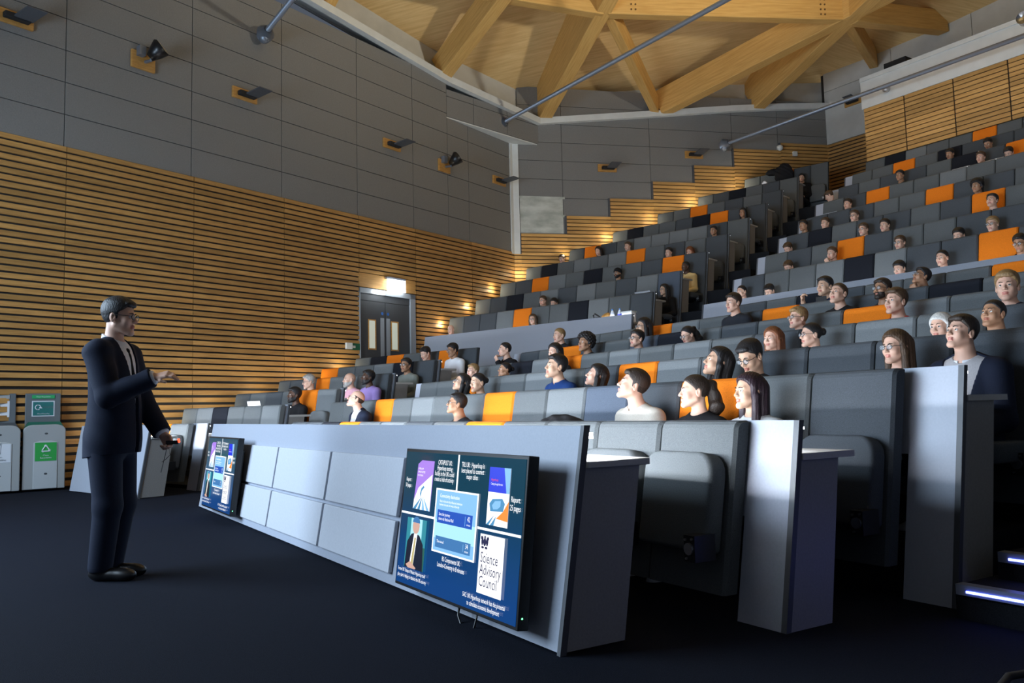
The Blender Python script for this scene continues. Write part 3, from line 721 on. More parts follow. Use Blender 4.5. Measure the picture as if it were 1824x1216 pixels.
tc = N_.new('ShaderNodeTexCoord'); sx = N_.new('ShaderNodeSeparateXYZ'); L_.new(tc.outputs['Generated'], sx.inputs[0])
rp = N_.new('ShaderNodeValToRGB'); rp.color_ramp.elements[0].color = (.004, .055, .23, 1); rp.color_ramp.elements[1].color = (.008, .055, .095, 1)
rp.color_ramp.elements[0].position = .1; rp.color_ramp.elements[1].position = .75
L_.new(sx.outputs['Z'], rp.inputs[0]); L_.new(rp.outputs[0], N_['Principled BSDF'].inputs['Emission Color']); N_['Principled BSDF'].inputs['Emission Strength'].default_value = .85

def display(u0, u1, v, z0, label, power_led=True):
    Wd, Ht = 1.245, .725
    t = thing('wall_display', label, 'screen', FM.P(u0, v, z0), FM.rz)
    t.rotation_euler = (-math.radians(6.5), 0, FM.rz)
    mb = MB(); mb.box(0, Wd, 0, .055, 0, Ht); mb.box(.12, Wd-.12, .055, .10, .1, Ht-.12); bevel(mb.build('housing', 'black_plastic', t), .004, 2)
    bz = .016
    mb = MB(); mb.box(bz, Wd-bz, -.003, .001, bz, Ht-bz); scr = mb.build('screen_panel', 'screen_glass', t)
    X = lambda s: bz+s*(Wd-2*bz)
    Z = lambda f: Ht-bz-f*(Ht-2*bz)
    lay = [0]
    def quad(name, pts, mat, par=t):
        lay[0] += 1; y = -.0034-.00012*lay[0]
        mb = MB(); mb.prism([(X(a), y, Z(f)) for a, f in pts], (0, .0004, 0)); return mb.build(name, mat, par)
    def rect(name, a0, f0, a1, f1, mat): return quad(name, [(a0, f0), (a1, f0), (a1, f1), (a0, f1)], mat)
    def tx(s, sz, a, f, mat='px_white', al='CENTER', xs=.82):
        lay[0] += 1; return text('slide_text', s, sz, mat, t, X(a), -.0036-.00012*lay[0], Z(f), al, xs)
    rect('divider_line', .494, .0, .506, .25, 'px_white'); rect('divider_line', 0, .462, .33, .478, 'px_white'); rect('divider_line', .69, .462, 1, .478, 'px_white')
    # booklets
    quad('report_cover', [(.13, .09), (.165, .06), (.285, .06), (.275, .43), (.11, .43)], 'px_purple')
    quad('cover_art', [(.115, .36), (.15, .27), (.275, .16), (.275, .43), (.11, .43)], 'px_white')
    for q in ([(.11, .43), (.19, .33), (.14, .43)], [(.155, .43), (.195, .33), (.18, .43)], [(.2, .43), (.2, .33), (.225, .43)], [(.245, .43), (.205, .33), (.27, .43)], [(.17, .31), (.18, .27), (.2, .25), (.21, .26), (.185, .29), (.18, .34)]):
        quad('cover_art', q, 'px_mid' if q[0][0] < .2 else 'px_sky')
    tx('HYPERLOOP', .014, .135, .125, al='LEFT'); tx('OPPORTUNITIES', .014, .135, .15, al='LEFT'); tx('FOR THE UK', .014, .135, .175, al='LEFT')
    rect('report_cover', .755, .064, .906, .437, 'px_white'); rect('cover_art', .755, .064, .906, .225, 'px_blue')
    quad('cover_art', [(.86, .064), (.906, .064), (.906, .225), (.885, .225)], 'px_sky')
    quad('cover_art', [(.906, .27), (.906, .40), (.825, .39), (.87, .34)], 'px_orange')
    for q in ([(.77, .30), (.79, .27), (.86, .26), (.88, .29), (.87, .34), (.78, .35)], [(.755, .437), (.81, .37), (.775, .437)], [(.785, .437), (.825, .375), (.81, .437)]):
        quad('cover_art', q, 'px_mid')
    quad('cover_art', [(.79, .31), (.81, .28), (.85, .275), (.85, .31), (.83, .33), (.80, .335)], 'px_sky')
    tx('Hyperloop:', .017, .772, .145, 'px_red', 'LEFT'); tx('Cutting through the noise', .014, .772, .172, al='LEFT', xs=.7)
    # headline captions
    for i, s in enumerate(('CATAPULT UK:', 'Hyperloop testing', 'facility in the UK could', 'create a hub of activity')): tx(s, .034, .388, .066+.040*i, xs=.66)
    for i, s in enumerate(('TRL UK:  Hyperloop is', 'best placed to connect', 'major cities')): tx(s, .034, .625, .066+.040*i, xs=.70)
    for i, s in enumerate(('Report:', '50 pages')): tx(s, .030, .052, .215+.045*i, xs=.66)
    for i, s in enumerate(('Report:', '25 pages')): tx(s, .036, .955, .255+.052*i, xs=.7)
    # middle card
    rect('card_frame', .33, .25, .69, .70, 'px_white'); rect('card_panel', .34, .262, .68, .47, 'px_sky'); rect('card_panel', .34, .47, .68, .688, 'px_aqua'); rect('card_panel', .34, .60, .68, .688, 'px_sky')
    rect('card_box', .358, .40, .655, .492, 'px_cobalt'); rect('card_box', .358, .585, .655, .665, 'px_steel')
    tx('Connectivity destination', .026, .37, .30, al='LEFT', xs=.8)
    for i, s in enumerate(('Next to the area that influences businesses', 'between the east and west of the city')): tx(s, .017, .37, .338+.024*i, al='LEFT', xs=.8)
    for i, s in enumerate(('Save the journey', 'times via National Rail')): tx(s, .022, .372, .43+.032*i, al='LEFT', xs=.8)
    tx('42', .034, .627, .432); tx('minutes', .014, .627, .468); tx('Time saved', .020, .372, .622, al='LEFT'); tx('34', .032, .627, .612); tx('minutes', .014, .627, .645)
    rect('card_line', .598, .415, .6, .48, 'px_sky'); rect('card_line', .598, .6, .6, .65, 'px_sky')
    for i, s in enumerate(('RS Components UK:', 'London-Coventry in 8 minutes')): tx(s, .032, .51, .735+.044*i, xs=.7)
    # portrait picture
    rect('portrait', .08, .50, .27, .87, 'px_teal'); rect('portrait', .12, .50, .23, .66, 'px_aqua'); rect('portrait', .20, .70, .27, .87, 'px_green')
    quad('portrait', [(.085, .87), (.095, .68), (.13, .62), (.165, .605), (.21, .62), (.25, .68), (.262, .87)], 'px_dark')
    quad('portrait', [(.135, .83), (.158, .61), (.19, .61), (.17, .84)], 'px_white'); quad('portrait', [(.145, .85), (.165, .64), (.18, .64), (.168, .85)], 'px_gold')
    quad('portrait', [(.172+.034*math.cos(a), .555+.058*math.sin(a)) for a in [i*PI/9 for i in range(18)]], 'px_skin')
    quad('portrait', [(.172+.036*math.cos(a), .53+.045*math.sin(a)) for a in [PI+i*PI/9 for i in range(10)]], 'px_steel')
    quad('portrait', [(.10, .85), (.14, .82), (.20, .86), (.19, .87), (.12, .87)], 'px_skin')
    # council sign with its crest
    rect('council_sign', .73, .50, .905, .875, 'px_white')
    for (cx, cz, rx, rz) in ((.747, .545, .008, .030), (.783, .545, .008, .030), (.765, .55, .011, .026), (.765, .52, .006, .012), (.752, .585, .010, .008), (.778, .585, .010, .008), (.742, .525, .006, .012), (.789, .525, .006, .012)):
        quad('crest', [(cx+rx*math.cos(i*PI/6), cz+rz*math.sin(i*PI/6)) for i in range(12)], 'px_ink')
    for i, s in enumerate(('Science', 'Advisory', 'Council')): tx(s, .066, .742, .65+.075*i, 'px_ink', 'LEFT', .78)
    for i, s in enumerate(('Former UK Transport Minister: Hyperloop could', 'play a part in helping to rebalance the UK economy')): tx(s, .026, .03, .895+.042*i, al='LEFT', xs=.63)
    for i, s in enumerate(('SAC: UK Hyperloop network has the potential', 'to stimulate economic development')): tx(s, .030, .785, .915+.044*i, xs=.66)
    mb = MB(); mb.ball((Wd-.004, .02, .05), .006, 8, 6); mb.build('power_light', 'led_green', t)
    return t
t1 = display(-4.235, -2.97, 1.86, .085, 'large slide display mounted on the near end of the front desk')
mb = MB(); mb.tube([(.62, .07, .02), (.64, .05, -.05), (.70, .045, -.10), (.755, .05, -.115), (.79, .055, -.09), (.80, .06, -.03), (.78, .07, .02)], .0055, 8); mb.build('power_cable', 'black_plastic', t1, True)
display(-9.23, -7.98, 1.86, .085, 'slide display mounted on the far end of the front desk')

# ================================================================ DOUBLE DOOR AND ITS SIGNS
d0, d1, dz0, dz1 = 12.15, 13.85, 1.29, 3.70
def wall_root(name, label, cat, t, z, d=0, group=None):
    return thing(name, label, cat, WL(t, z, d), math.atan2(nL.x, -nL.y), group)   # local x along the wall, -y into the room
door = bpy.data.objects.new('door_1', None); COL.objects.link(door); door.location = WL(d0, dz0, 0); door.rotation_euler = (0, 0, math.atan2(tL.y, tL.x)); struct(door)
# local: x along wall, y away from room (left normal of tL), z up
Wd = d1-d0; Hd = dz1-dz0
mb = MB(); mb.box(-.02, 0, -.05, .05, 0, Hd); mb.box(Wd-.16, Wd, -.05, .05, 0, Hd); mb.box(-.02, Wd, -.05, .05, Hd-.11, Hd); mb.build('door_frame', 'frame_metal', door)
mb = MB(); mb.box(0, Wd-.16, -.012, .03, 2.15, Hd-.11); mb.build('over_panel', 'door_grey', door)
lw = (Wd-.16)/2
for i in (0, 1):
    x = i*lw
    mb = MB(); mb.box(x+.006, x+lw-.006, -.008, .035, .01, 2.14); leaf = mb.build('door_leaf', 'door_grey', door)
    vx = x+(.27 if i == 0 else .19)
    mb = MB(); mb.box(vx-.02, vx+.21, -.022, -.008, 1.09, 1.75); mb.build('glazing_frame', 'block_wood', leaf)
    mb = MB(); mb.box(vx, vx+.17, -.026, -.018, 1.12, 1.72); mb.build('vision_pane', 'pane_lit', leaf)
    px = x+(lw-.15 if i == 0 else .03)
    mb = MB(); mb.box(px, px+.11, -.014, -.008, .7, 1.80); mb.build('finger_plate', 'frame_metal', leaf)
    mb = MB(); mb.tube([(px+.055, -.012, 1.90), (px+.055, -.009, 1.90)], .035, 14); o = mb.build('fire_disc', bsdf('disc_blue%d' % i, (.02, .12, .42), .5), leaf)
# exit sign box
wl_rz = math.atan2(tL.y, tL.x)
t = thing('exit_sign', 'brightly lit white exit sign box above the double doors', 'sign', WL(12.92, 3.70, .05), wl_rz)
mb = MB(); mb.box(-.03, .55, -.07, 0, .26, .31); mb.build('sign_bracket', 'grey_metal', t)
mb = MB(); mb.box(0, .52, -.09, -.03, 0, .26); mb.build('lit_panel', 'sign_white_lit', t)
point('exit_sign_light', WL(13.0, 3.72, .45), 9, (.80, .92, 1.0), .12)
t = thing('emergency_light', 'small bright light bar on the door frame left of the exit sign', 'light', WL(12.5, 3.60, .06), wl_rz)
mb = MB(); mb.box(0, .32, -.05, 0, 0, .07); mb.build('diffuser', 'sign_white_lit', t)
t = thing('fire_notice', 'small white and green fire notice on the slats left of the door', 'sign', WL(11.72, 2.36, .036), wl_rz)
mb = MB(); mb.box(0, .16, -.05, 0, 0, .13); mb.build('call_point', 'white_paint', t)
mb = MB(); mb.box(.17, .42, -.006, 0, -.01, .13); mb.build('green_plate', bsdf('sign_green', (.01, .12, .055), .5), t)
mb = MB(); mb.box(.2, .28, -.0075, -.006, .03, .08); mb.build('pictogram', 'white_paint', t)

# ================================================================ RECYCLING BINS
bsdf('bin_grey', (.30, .31, .31), .55); bsdf('bin_panel', (.40, .42, .43), .5); bsdf('bin_dark', (.05, .055, .06), .6); bsdf('bin_green', (.02, .30, .05), .5)
bsdf('sticker_white', (.60, .62, .66), .5); bsdf('board_teal', (.01, .13, .125), .5); bsdf('board_grey', (.10, .115, .125), .5); bsdf('lid_green', (.006, .10, .06), .5); bsdf('label_green', (.015, .32, .10), .5)
def recycling_bin(loc, rz, green, label):
    t = thing('recycling_bin', label, 'bin', loc, rz, None)
    w = .545
    def outline(w_, h, r, n=6):
        pts = [(-w_/2, .03), (w_/2, .03)]
        for i in range(n+1): pts.append((w_/2-r+r*math.cos(PI/2*i/n)*1.0, h-r*.7+r*.7*math.sin(PI/2*i/n)))
        for i in range(n+1): pts.append((-w_/2+r+r*math.cos(PI/2+PI/2*i/n), h-r*.7+r*.7*math.sin(PI/2+PI/2*i/n)))
        return pts
    mb = MB(); mb.prism([(x, 0, z) for x, z in outline(w, .96, .13)], (0, .08, 0)); bevel(mb.build('front_shell', 'bin_grey', t), .012, 2)
    mb = MB(); mb.prism([(x, .08, z) for x, z in outline(w-.02, .93, .13)], (0, .17, 0)); mb.build('body', 'bin_dark', t)
    mb = MB(); mb.prism([(x, .03, z) for x, z in [(-.25, .92), (.25, .92), (.2, 1.0), (-.2, 1.0)]], (0, .21, 0)); mb.build('lid', 'lid_green' if green else 'bin_dark', t)
    mb = MB(); mb.prism([(x, -.012, z) for x, z in [(-.14, .035), (.17, .035), (.17, .70), (.09, .725), (-.06, .725), (-.14, .70)]], (0, .02, 0)); bevel(mb.build('door', 'bin_panel', t), .006, 1)
    mb = MB(); mb.box(-.12, .155, -.016, -.011, .435 if green else .44, .70); mb.build('sticker', 'bin_green' if green else 'sticker_white', t)
    for z in (.25, .83):
        mb = MB(); mb.ball((.02, -.013 if z < .5 else -.001, z), (.022, .005, .014), 10, 6); mb.build('lock', 'bin_dark', t)
    ink = 'sticker_white' if green else 'bin_dark'
    if green:
        mb = MB(); R_ = .062; c = [(.018+R_*math.sin(a), .605+R_*math.cos(a)) for a in (0, 2*PI/3, 4*PI/3)]
        for i in range(3):
            a, b = Vector((c[i][0], -.019, c[i][1])), Vector((c[(i+1) % 3][0], -.019, c[(i+1) % 3][1]))
            p, q = a.lerp(b, .10), a.lerp(b, .80); mb.tube([p, q], .009, 6)
            dd = (b-a).normalized(); nn = Vector((dd.z, 0, -dd.x)); mb.prism([q+nn*.02, q-nn*.02, q+dd*.028], (0, .002, 0))
        mb.build('recycling_symbol', ink, t)
        text('sticker_text', 'Clean', .032, ink, t, .018, -.018, .515); text('sticker_text', 'Recyclables', .032, ink, t, .018, -.018, .48)
    else:
        mb = MB(); mb.tube([(-.02, -.018, .69), (.035, -.018, .69), (.03, -.018, .56), (-.015, -.018, .56), (-.02, -.018, .69)], .004, 6); mb.tube([(-.028, -.018, .70), (.04, -.018, .705)], .005, 6); mb.build('cup_symbol', 'board_grey', t)
        text('sticker_text', 'Non', .036, ink, t, .018, -.018, .515); text('sticker_text', 'Recyclables', .036, ink, t, .018, -.018, .475)
    mb = MB(); mb.box(-.24, .22, .20, .235, .9, 1.42); bevel(mb.build('sign_board', 'board_grey', t), .01, 2)
    mb = MB(); mb.box(-.155, .14, .193, .20, 1.08, 1.31); mb.build('board_sticker', 'sticker_white', t)
    if green:
        mb = MB(); mb.box(-.14, .125, .190, .193, 1.095, 1.295); mb.build('board_sticker', 'board_teal', t)
        mb = MB(); mb.tube([(-.075+.035*math.cos(a), .187, 1.215+.035*math.sin(a)) for a in [.3+i*.5 for i in range(11)]], .007, 6); mb.prism([(-.045, .187, 1.235), (-.02, .187, 1.20), (-.065, .187, 1.20)], (0, .003, 0)); mb.build('recycling_symbol', 'sticker_white', t)
        text('board_text', 'recycle', .05, 'board_grey', t, .055, .188, 1.22); text('board_text', 'Mixed Recycling', .024, 'sticker_white', t, -.005, .188, 1.12)
        mb = MB(); mb.box(-.155, .14, .188, .202, 1.345, 1.395); mb.build('header_plate', 'label_green', t); text('board_text', 'Clean Recyclables', .026, 'sticker_white', t, -.008, .186, 1.37)
    else:
        mb = MB(); mb.tube([(-.04, .189, 1.25), (.02, .189, 1.25), (.015, .189, 1.13), (-.035, .189, 1.13), (-.04, .189, 1.25)], .004, 6); mb.tube([(-.05, .189, 1.262), (.03, .189, 1.265)], .004, 6); mb.build('cup_symbol', 'board_grey', t)
        mb = MB(); mb.box(-.155, .14, .188, .202, 1.345, 1.395); mb.build('header_plate', 'bin_grey', t)
    return t
brz = math.atan2(.27, .40)
recycling_bin(Vector((-6.84, 12.10, 0)), brz+.02, True, 'recycling bin with green sticker and teal sign board, right one of the pair')
recycling_bin(Vector((-7.28, 11.72, 0)), brz+.02, False, 'recycling bin with white non recyclables sticker at the left edge')

# ================================================================ WALL LAMPS, LIGHTING BARS
def uplighter(f, s, z, rz, label):
    t = thing('wall_uplighter', label, 'lamp', f(s, z, .02), rz, 'flat wall uplighters on wooden blocks')
    mb = MB(); mb.box(-.27, .27, -.05, 0, -.11, .10); bevel(mb.build('wood_block', 'block_wood', t), .006, 1)
    mb = MB(); mb.box(-.17, .19, -.15, -.05, -.055, .03); bevel(mb.build('lamp_body', 'black_matt', t), .008, 1)
    mb = MB(); mb.hexa([(-.05, -.12, -.03), (.22, -.12, -.03), (.26, -.52, .02), (-.02, -.52, .02), (-.05, -.12, .0), (.22, -.12, .0), (.26, -.52, .035), (-.02, -.52, .035)])
    mb.build('shade_plate', 'edge_band', t)
    return t
def spot_lamp(f, s, z, rz, label):
    t = thing('wall_spotlight', label, 'lamp', f(s, z, .02), rz, 'round spotlights on wooden blocks')
    mb = MB(); mb.box(-.22, .20, -.05, 0, -.20, .10); bevel(mb.build('wood_block', 'block_wood', t), .006, 1)
    mb = MB(); mb.box(-.14, -.03, -.16, -.05, .0, .16); mb.build('gear_box', 'grey_metal', t)
    mb = MB(); mb.tube([(.02, -.05, -.06), (.02, -.22, -.08), (.05, -.26, .02)], .028, 8); mb.build('bracket_arm', 'grey_metal', t)
    mb = MB(); mb.tube([(.0, -.22, -.04), (.07, -.30, .06), (.12, -.37, .14), (.125, -.375, .145)], [.07, .13, .165, .14], 18); mb.build('lamp_head', 'black_plastic', t, True)
    mb = MB(); mb.tube([(.118, -.362, .135), (.13, -.38, .15)], [.135, .13], 18); mb.build('lens', bsdf('lens_cream', (.40, .38, .30), .25), t)
    return t
Lz = wl_rz; Wz = math.atan2(tW.y, tW.x)
uplighter(WL, 5.22, 7.02, Lz, 'dark flat uplighter at the top left edge of the grey wall')
spot_lamp(WL, 7.25, 7.08, Lz, 'round spotlight high on the grey wall, leftmost of two, above the presenter')
uplighter(WL, 9.25, 7.05, Lz, 'flat uplighter on grey wall right of the leftmost round spotlight')
uplighter(WL, 13.15, 7.06, Lz, 'flat uplighter on grey wall left of the second round spotlight')
spot_lamp(WL, 14.95, 7.02, Lz, 'round spotlight on grey wall nearest the white corner ledge')
uplighter(WL, 17.15, 7.08, Lz, 'flat uplighter overlapping the white corner strip')
uplighter(WW, 2.70, 7.66, Wz, 'flat uplighter on stepped wall nearest the corner')
uplighter(WW, 5.30, 8.14, Wz, 'flat uplighter on stepped wall left of the bar end')
uplighter(W3, -13.6, 9.62, FR.rz, 'flat uplighter in the dark recess beside the projection booth')
def light_bar(p, length, label, hang=()):
    t = thing('lighting_bar', label, 'bar', p, FR.rz, 'long tubular lighting bars')
    mb = MB(); mb.tube([(0, 0, 0), (length*.5, 0, 0), (length, 0, 0)], .052, 12); mb.build('tube', 'grey_metal', t, True)
    mb = MB(); mb.tube([(-.12, .0, -.05), (.0, 0, 0), (.16, 0, .01)], [.14, .17, .08], 12); mb.ball((-.02, -.02, -.1), .11); mb.build('end_bracket', 'grey_metal', t, True)
    for x in hang:
        mb = MB(); mb.tube([(x, 0, .05), (x, 0, 1.6)], .012, 6); mb.tube([(x, 0, .05), (x, 0, .2)], [.05, .015], 8); mb.build('hanger_rod', 'black_matt', t)
    return t
light_bar(WL(10.12-.55, 8.32, .25), 17, 'lighting bar leaving the left wall at the top edge near the roof')
light_bar(WL(17.25-.15, 8.60, .25), 18, 'lighting bar crossing in front of the timber beams from the left wall', (9.2,))
b3 = light_bar(WW(6.15, 8.40, .3), 12, 'lighting bar running from the stepped wall across the booth front', (8.35,))
t = thing('stage_lamp', 'round chrome lamp beside the hanger above the booth', 'lamp', b3.location+FR.U*8.0+Vector((0, 0, .34)), FR.rz)
mb = MB(); mb.tube([(0, -.12, 0), (0, .02, 0), (0, .14, 0)], [.13, .15, .08], 14); mb.build('reflector', 'steel', t, True)
mb = MB(); mb.tube([(.05, .05, -.05), (.30, .05, -.02)], .02, 6); mb.tube([(0, .05, -.28), (0, .05, 0)], .02, 6); mb.build('clamp', 'black_matt', t)
t = thing('dome_camera', 'small white dome camera at the end of the stepped slats', 'camera', WW(7.95, 8.42, .02), Wz)
mb = MB(); mb.ball((0, -.12, 0), .085); mb.box(-.05, .05, -.1, 0, -.02, .08); mb.build('dome', 'white_paint', t, True)
t = thing('wall_plate', 'small white box on the upper slats right of the dome camera', 'box', WW(8.45, 8.28, .05), Wz)
mb = MB(); mb.box(-.07, .07, -.06, 0, -.07, .07); bevel(mb.build('box_case', 'white_paint', t), .01, 2)
t = thing('dome_camera', 'round dome camera on the white booth fascia', 'camera', W3(0, 0)*0+FR.P(-11.0, VB-.06, 8.55), FR.rz)
mb = MB(); mb.ball((0, -.03, 0), .09); mb.build('dome', 'steel', t, True)
# projectors standing on the booth roof
t = thing('projector', 'dark projector on top of the white booth fascia', 'projector', FR.P(-10.85, VB+.3, 9.06), FR.rz)
mb = MB(); mb.box(-.28, .28, -.2, .2, .05, .2); mb.build('case', 'black_matt', t); mb = MB(); mb.box(-.35, .2, -.2, .2, 0, .03); mb.build('stand', 'grey_metal', t)
# ================================================================ PEOPLE: smooth-blended bodies meshed by surface nets
SK = {'pale': (.60, .37, .275), 'lighttan': (.56, .35, .24), 'tan': (.36, .195, .115), 'dark': (.085, .042, .026)}
for k_, c_ in SK.items():
    m = bsdf('skin_'+k_, c_, .5, 0, .35)
    m.node_tree.nodes['Principled BSDF'].inputs['Subsurface Weight'].default_value = .08
    m.node_tree.nodes['Principled BSDF'].inputs['Subsurface Radius'].default_value = (.02, .008, .005)
    bsdf('lip_'+k_, (c_[0]*.85, c_[1]*.52, c_[2]*.55), .45)
HC = {'k': (.010, .009, .010), 'pk': (.022, .010, .016), 'db': (.022, .014, .010), 'br': (.060, .034, .018), 'bl': (.23, .145, .065), 'gi': (.15, .05, .018), 'gr': (.32, .31, .29), 'w': (.55, .55, .53)}
for k_, c_ in HC.items(): noise_mat('hair_'+k_, tuple(x*.7 for x in c_), tuple(x*1.35 for x in c_), (1, 1, .25), 90, 3, .5, .4, .5, 160)
CL = {'black': (.010, .010, .012), 'dark': (.018, .020, .026), 'navy': (.010, .016, .040), 'navyjacket': (.009, .013, .028), 'beige': (.42, .39, .34), 'lightgrey': (.45, .46, .47), 'blue': (.012, .042, .16),
      'red': (.50, .012, .012), 'pink': (.62, .34, .42), 'purple': (.26, .18, .42), 'greyhood': (.20, .22, .20), 'white': (.72, .74, .78), 'yellow': (.72, .56, .28), 'brown': (.10, .07, .045), 'olive': (.33, .34, .22), 'bluegrey': (.12, .16, .22), 'shirtgrey': (.36, .35, .36), 'shirtwhite': (.70, .72, .76)}
for k_, c_ in CL.items(): noise_mat('cloth_'+k_, tuple(x*.92 for x in c_), tuple(x*1.08 for x in c_), (1, 1, 1), 160, 2, .85, .2, .2, 260)
bsdf('eye_white', (.62, .60, .58), .25); bsdf('iris', (.02, .012, .008), .2); bsdf('spectacle_black', (.012, .012, .013), .35)
m = bsdf('spectacle_lens', (.75, .82, .88), .05); m.node_tree.nodes['Principled BSDF'].inputs['Alpha'].default_value = .22

V3_ = lambda *a: np.array(a, float)
def cone(P, a, b, ra, rb):
    a, b = np.asarray(a, float), np.asarray(b, float)
    ab = b-a; t = np.clip(((P-a)@ab)/max(ab@ab, 1e-9), 0, 1)
    return np.linalg.norm(P-(a+t[:, None]*ab), axis=1)-(ra+t*(rb-ra))
def ell(P, c, r):
    r = np.asarray(r, float); q = (P-np.asarray(c, float))/r
    k0 = np.linalg.norm(q, axis=1); k1 = np.linalg.norm(q/r, axis=1)
    return k0*(k0-1)/np.maximum(k1, 1e-6)
def smin(a, b, k):
    h = np.clip(.5+.5*(b-a)/k, 0, 1); return b+(a-b)*h-k*h*(1-h)
def smax(a, b, k): return -smin(-a, -b, k)
def masked(P, f, c, r, core):
    dd = np.linalg.norm(P-c, axis=1); out = dd-core; m = dd < r
    if m.any(): out[m] = f(P[m])
    return out
def surface_net(f, lo, hi, h, B=6):
    lo = np.asarray(lo, float); hi = np.asarray(hi, float)
    nb = np.maximum(np.ceil((hi-lo)/(h*B)).astype(int), 1); n = nb*B
    ii = np.stack(np.meshgrid(*[np.arange(k) for k in nb], indexing='ij'), -1).reshape(-1, 3)
    cen = lo+(ii+.5)*B*h-h*.5
    fc = f(cen); act = np.abs(fc) < B*h*1.25
    vals = np.repeat(np.repeat(np.repeat(fc.reshape(nb), B, 0), B, 1), B, 2)
    off = np.stack(np.meshgrid(*[np.arange(B)]*3, indexing='ij'), -1).reshape(-1, 3)
    A = ii[act]
    for s in range(0, len(A), 400):
        idx = (A[s:s+400, None, :]*B+off[None]).reshape(-1, 3)
        vals[idx[:, 0], idx[:, 1], idx[:, 2]] = f(lo+idx*h)
    sgn = vals < 0
    c8 = [(i, j, k) for i in (0, 1) for j in (0, 1) for k in (0, 1)]
    cnt = sum(sgn[i:n[0]-1+i, j:n[1]-1+j, k:n[2]-1+k].astype(np.int8) for i, j, k in c8)
    cells = np.argwhere((cnt > 0) & (cnt < 8))
    cid = -np.ones(tuple(n-1), np.int64); cid[cells[:, 0], cells[:, 1], cells[:, 2]] = np.arange(len(cells))
    acc = np.zeros((len(cells), 3)); ne = np.zeros(len(cells))
    cv = {c: vals[cells[:, 0]+c[0], cells[:, 1]+c[1], cells[:, 2]+c[2]] for c in c8}
    for a in c8:
        for ax in range(3):
            if a[ax] == 0:
                b = list(a); b[ax] = 1; b = tuple(b); va, vb = cv[a], cv[b]
                cr = (va < 0) != (vb < 0)
                t = va[cr]/(va[cr]-vb[cr]); p = np.tile(np.array(a, float), (cr.sum(), 1)); p[:, ax] += t
                acc[cr] += p; ne[cr] += 1
    vert = lo+(cells+acc/ne[:, None])*h
    quads = []
    for ax in range(3):
        o1, o2 = [(1, 2), (2, 0), (0, 1)][ax]
        s0 = [slice(None)]*3; s1 = [slice(None)]*3; s0[ax] = slice(0, -1); s1[ax] = slice(1, None)
        e = np.argwhere(sgn[tuple(s0)] != sgn[tuple(s1)])
        ok = (e[:, o1] > 0) & (e[:, o2] > 0) & (e[:, o1] < n[o1]-1) & (e[:, o2] < n[o2]-1) & (e[:, ax] < n[ax]-1)
        e = e[ok]; fl = sgn[e[:, 0], e[:, 1], e[:, 2]]
        def C(d1, d2):
            q = e.copy(); q[:, o1] -= d1; q[:, o2] -= d2; return cid[q[:, 0], q[:, 1], q[:, 2]]
        Q = np.stack([C(1, 1), C(0, 1), C(0, 0), C(1, 0)], 1)
        Q[~fl] = Q[~fl][:, ::-1]; Q = Q[(Q >= 0).all(1)]; quads.append(Q)
    Q = np.concatenate(quads)
    eps = h*.5
    for _ in range(1):
        d = f(vert); g = np.stack([f(vert+np.eye(3)[i]*eps)-d for i in range(3)], 1)/eps
        g2 = np.maximum((g*g).sum(1), .25); stp = np.clip(d/g2, -h, h)
        vert = vert-g*stp[:, None]
    return vert, Q
def to_mesh(name, vert, Q, mats, mi=None):
    me = bpy.data.meshes.new(name); nv, nq = len(vert), len(Q)
    me.vertices.add(nv); me.vertices.foreach_set('co', vert.astype(np.float32).ravel())
    me.loops.add(nq*4); me.loops.foreach_set('vertex_index', Q.astype(np.int32).ravel())
    me.polygons.add(nq); me.polygons.foreach_set('loop_start', np.arange(0, nq*4, 4, dtype=np.int32))
    for m in mats: me.materials.append(MATS[m])
    if mi is not None: me.polygons.foreach_set('material_index', mi.astype(np.int32))
    me.update(calc_edges=True); me.validate()
    me.polygons.foreach_set('use_smooth', np.ones(len(me.polygons), bool))
    me.update()
    return me

def head_f(P, fem=False):
    """head in its own axes: x right, y to the face, z up, origin between the ears"""
    X = P.copy(); X[:, 0] = np.abs(X[:, 0])
    d = ell(X, (0, -.014, .034), (.076, .096, .088))
    d = smin(d, ell(X, (0, .030, -.030), (.057, .058, .078)), .03)
    d = smin(d, cone(X, (.052, -.004, -.052), (.016, .066, -.098), .020, .019), .025)
    d = smin(d, ell(X, (0, .074, -.100), (.020, .018, .018)), .022)
    d = smin(d, ell(X, (.036, .056, -.028), (.026, .024, .026)), .02)
    d = smin(d, cone(X, (0, .080, .022), (.040, .066, .024), .012, .010), .016)
    d = smax(d, -ell(X, (.031, .098, .004), (.019, .014, .012)), .012)
    d = smin(d, smax(ell(X, (.031, .0745, .0035), (.0165, .0148, .0125)), -(X[:, 2]-.0065), .002), .003)
    d = smin(d, smax(ell(X, (.031, .0745, .0025), (.016, .0142, .0125)), X[:, 2]+.0035, .002), .003)
    d = smin(d, cone(X, (0, .082, .014), (0, .106, -.028), .008, .0115), .009)
    d = smin(d, ell(X, (.011, .096, -.031), (.009, .011, .008)), .006)
    d = smin(d, ell(X, (0, .087, -.0565), (.021, .0105, .0055)), .006)
    d = smin(d, ell(X, (0, .086, -.0685), (.017, .0105, .0065)), .006)
    d = smax(d, -ell(X, (0, .0985, -.0622), (.02, .006, .0016)), .003)
    d = smin(d, smax(ell(X, (.078, -.014, -.004), (.011, .020, .033)), -ell(X, (.088, -.006, 0), (.008, .009, .018)), .004), .006)
    return d
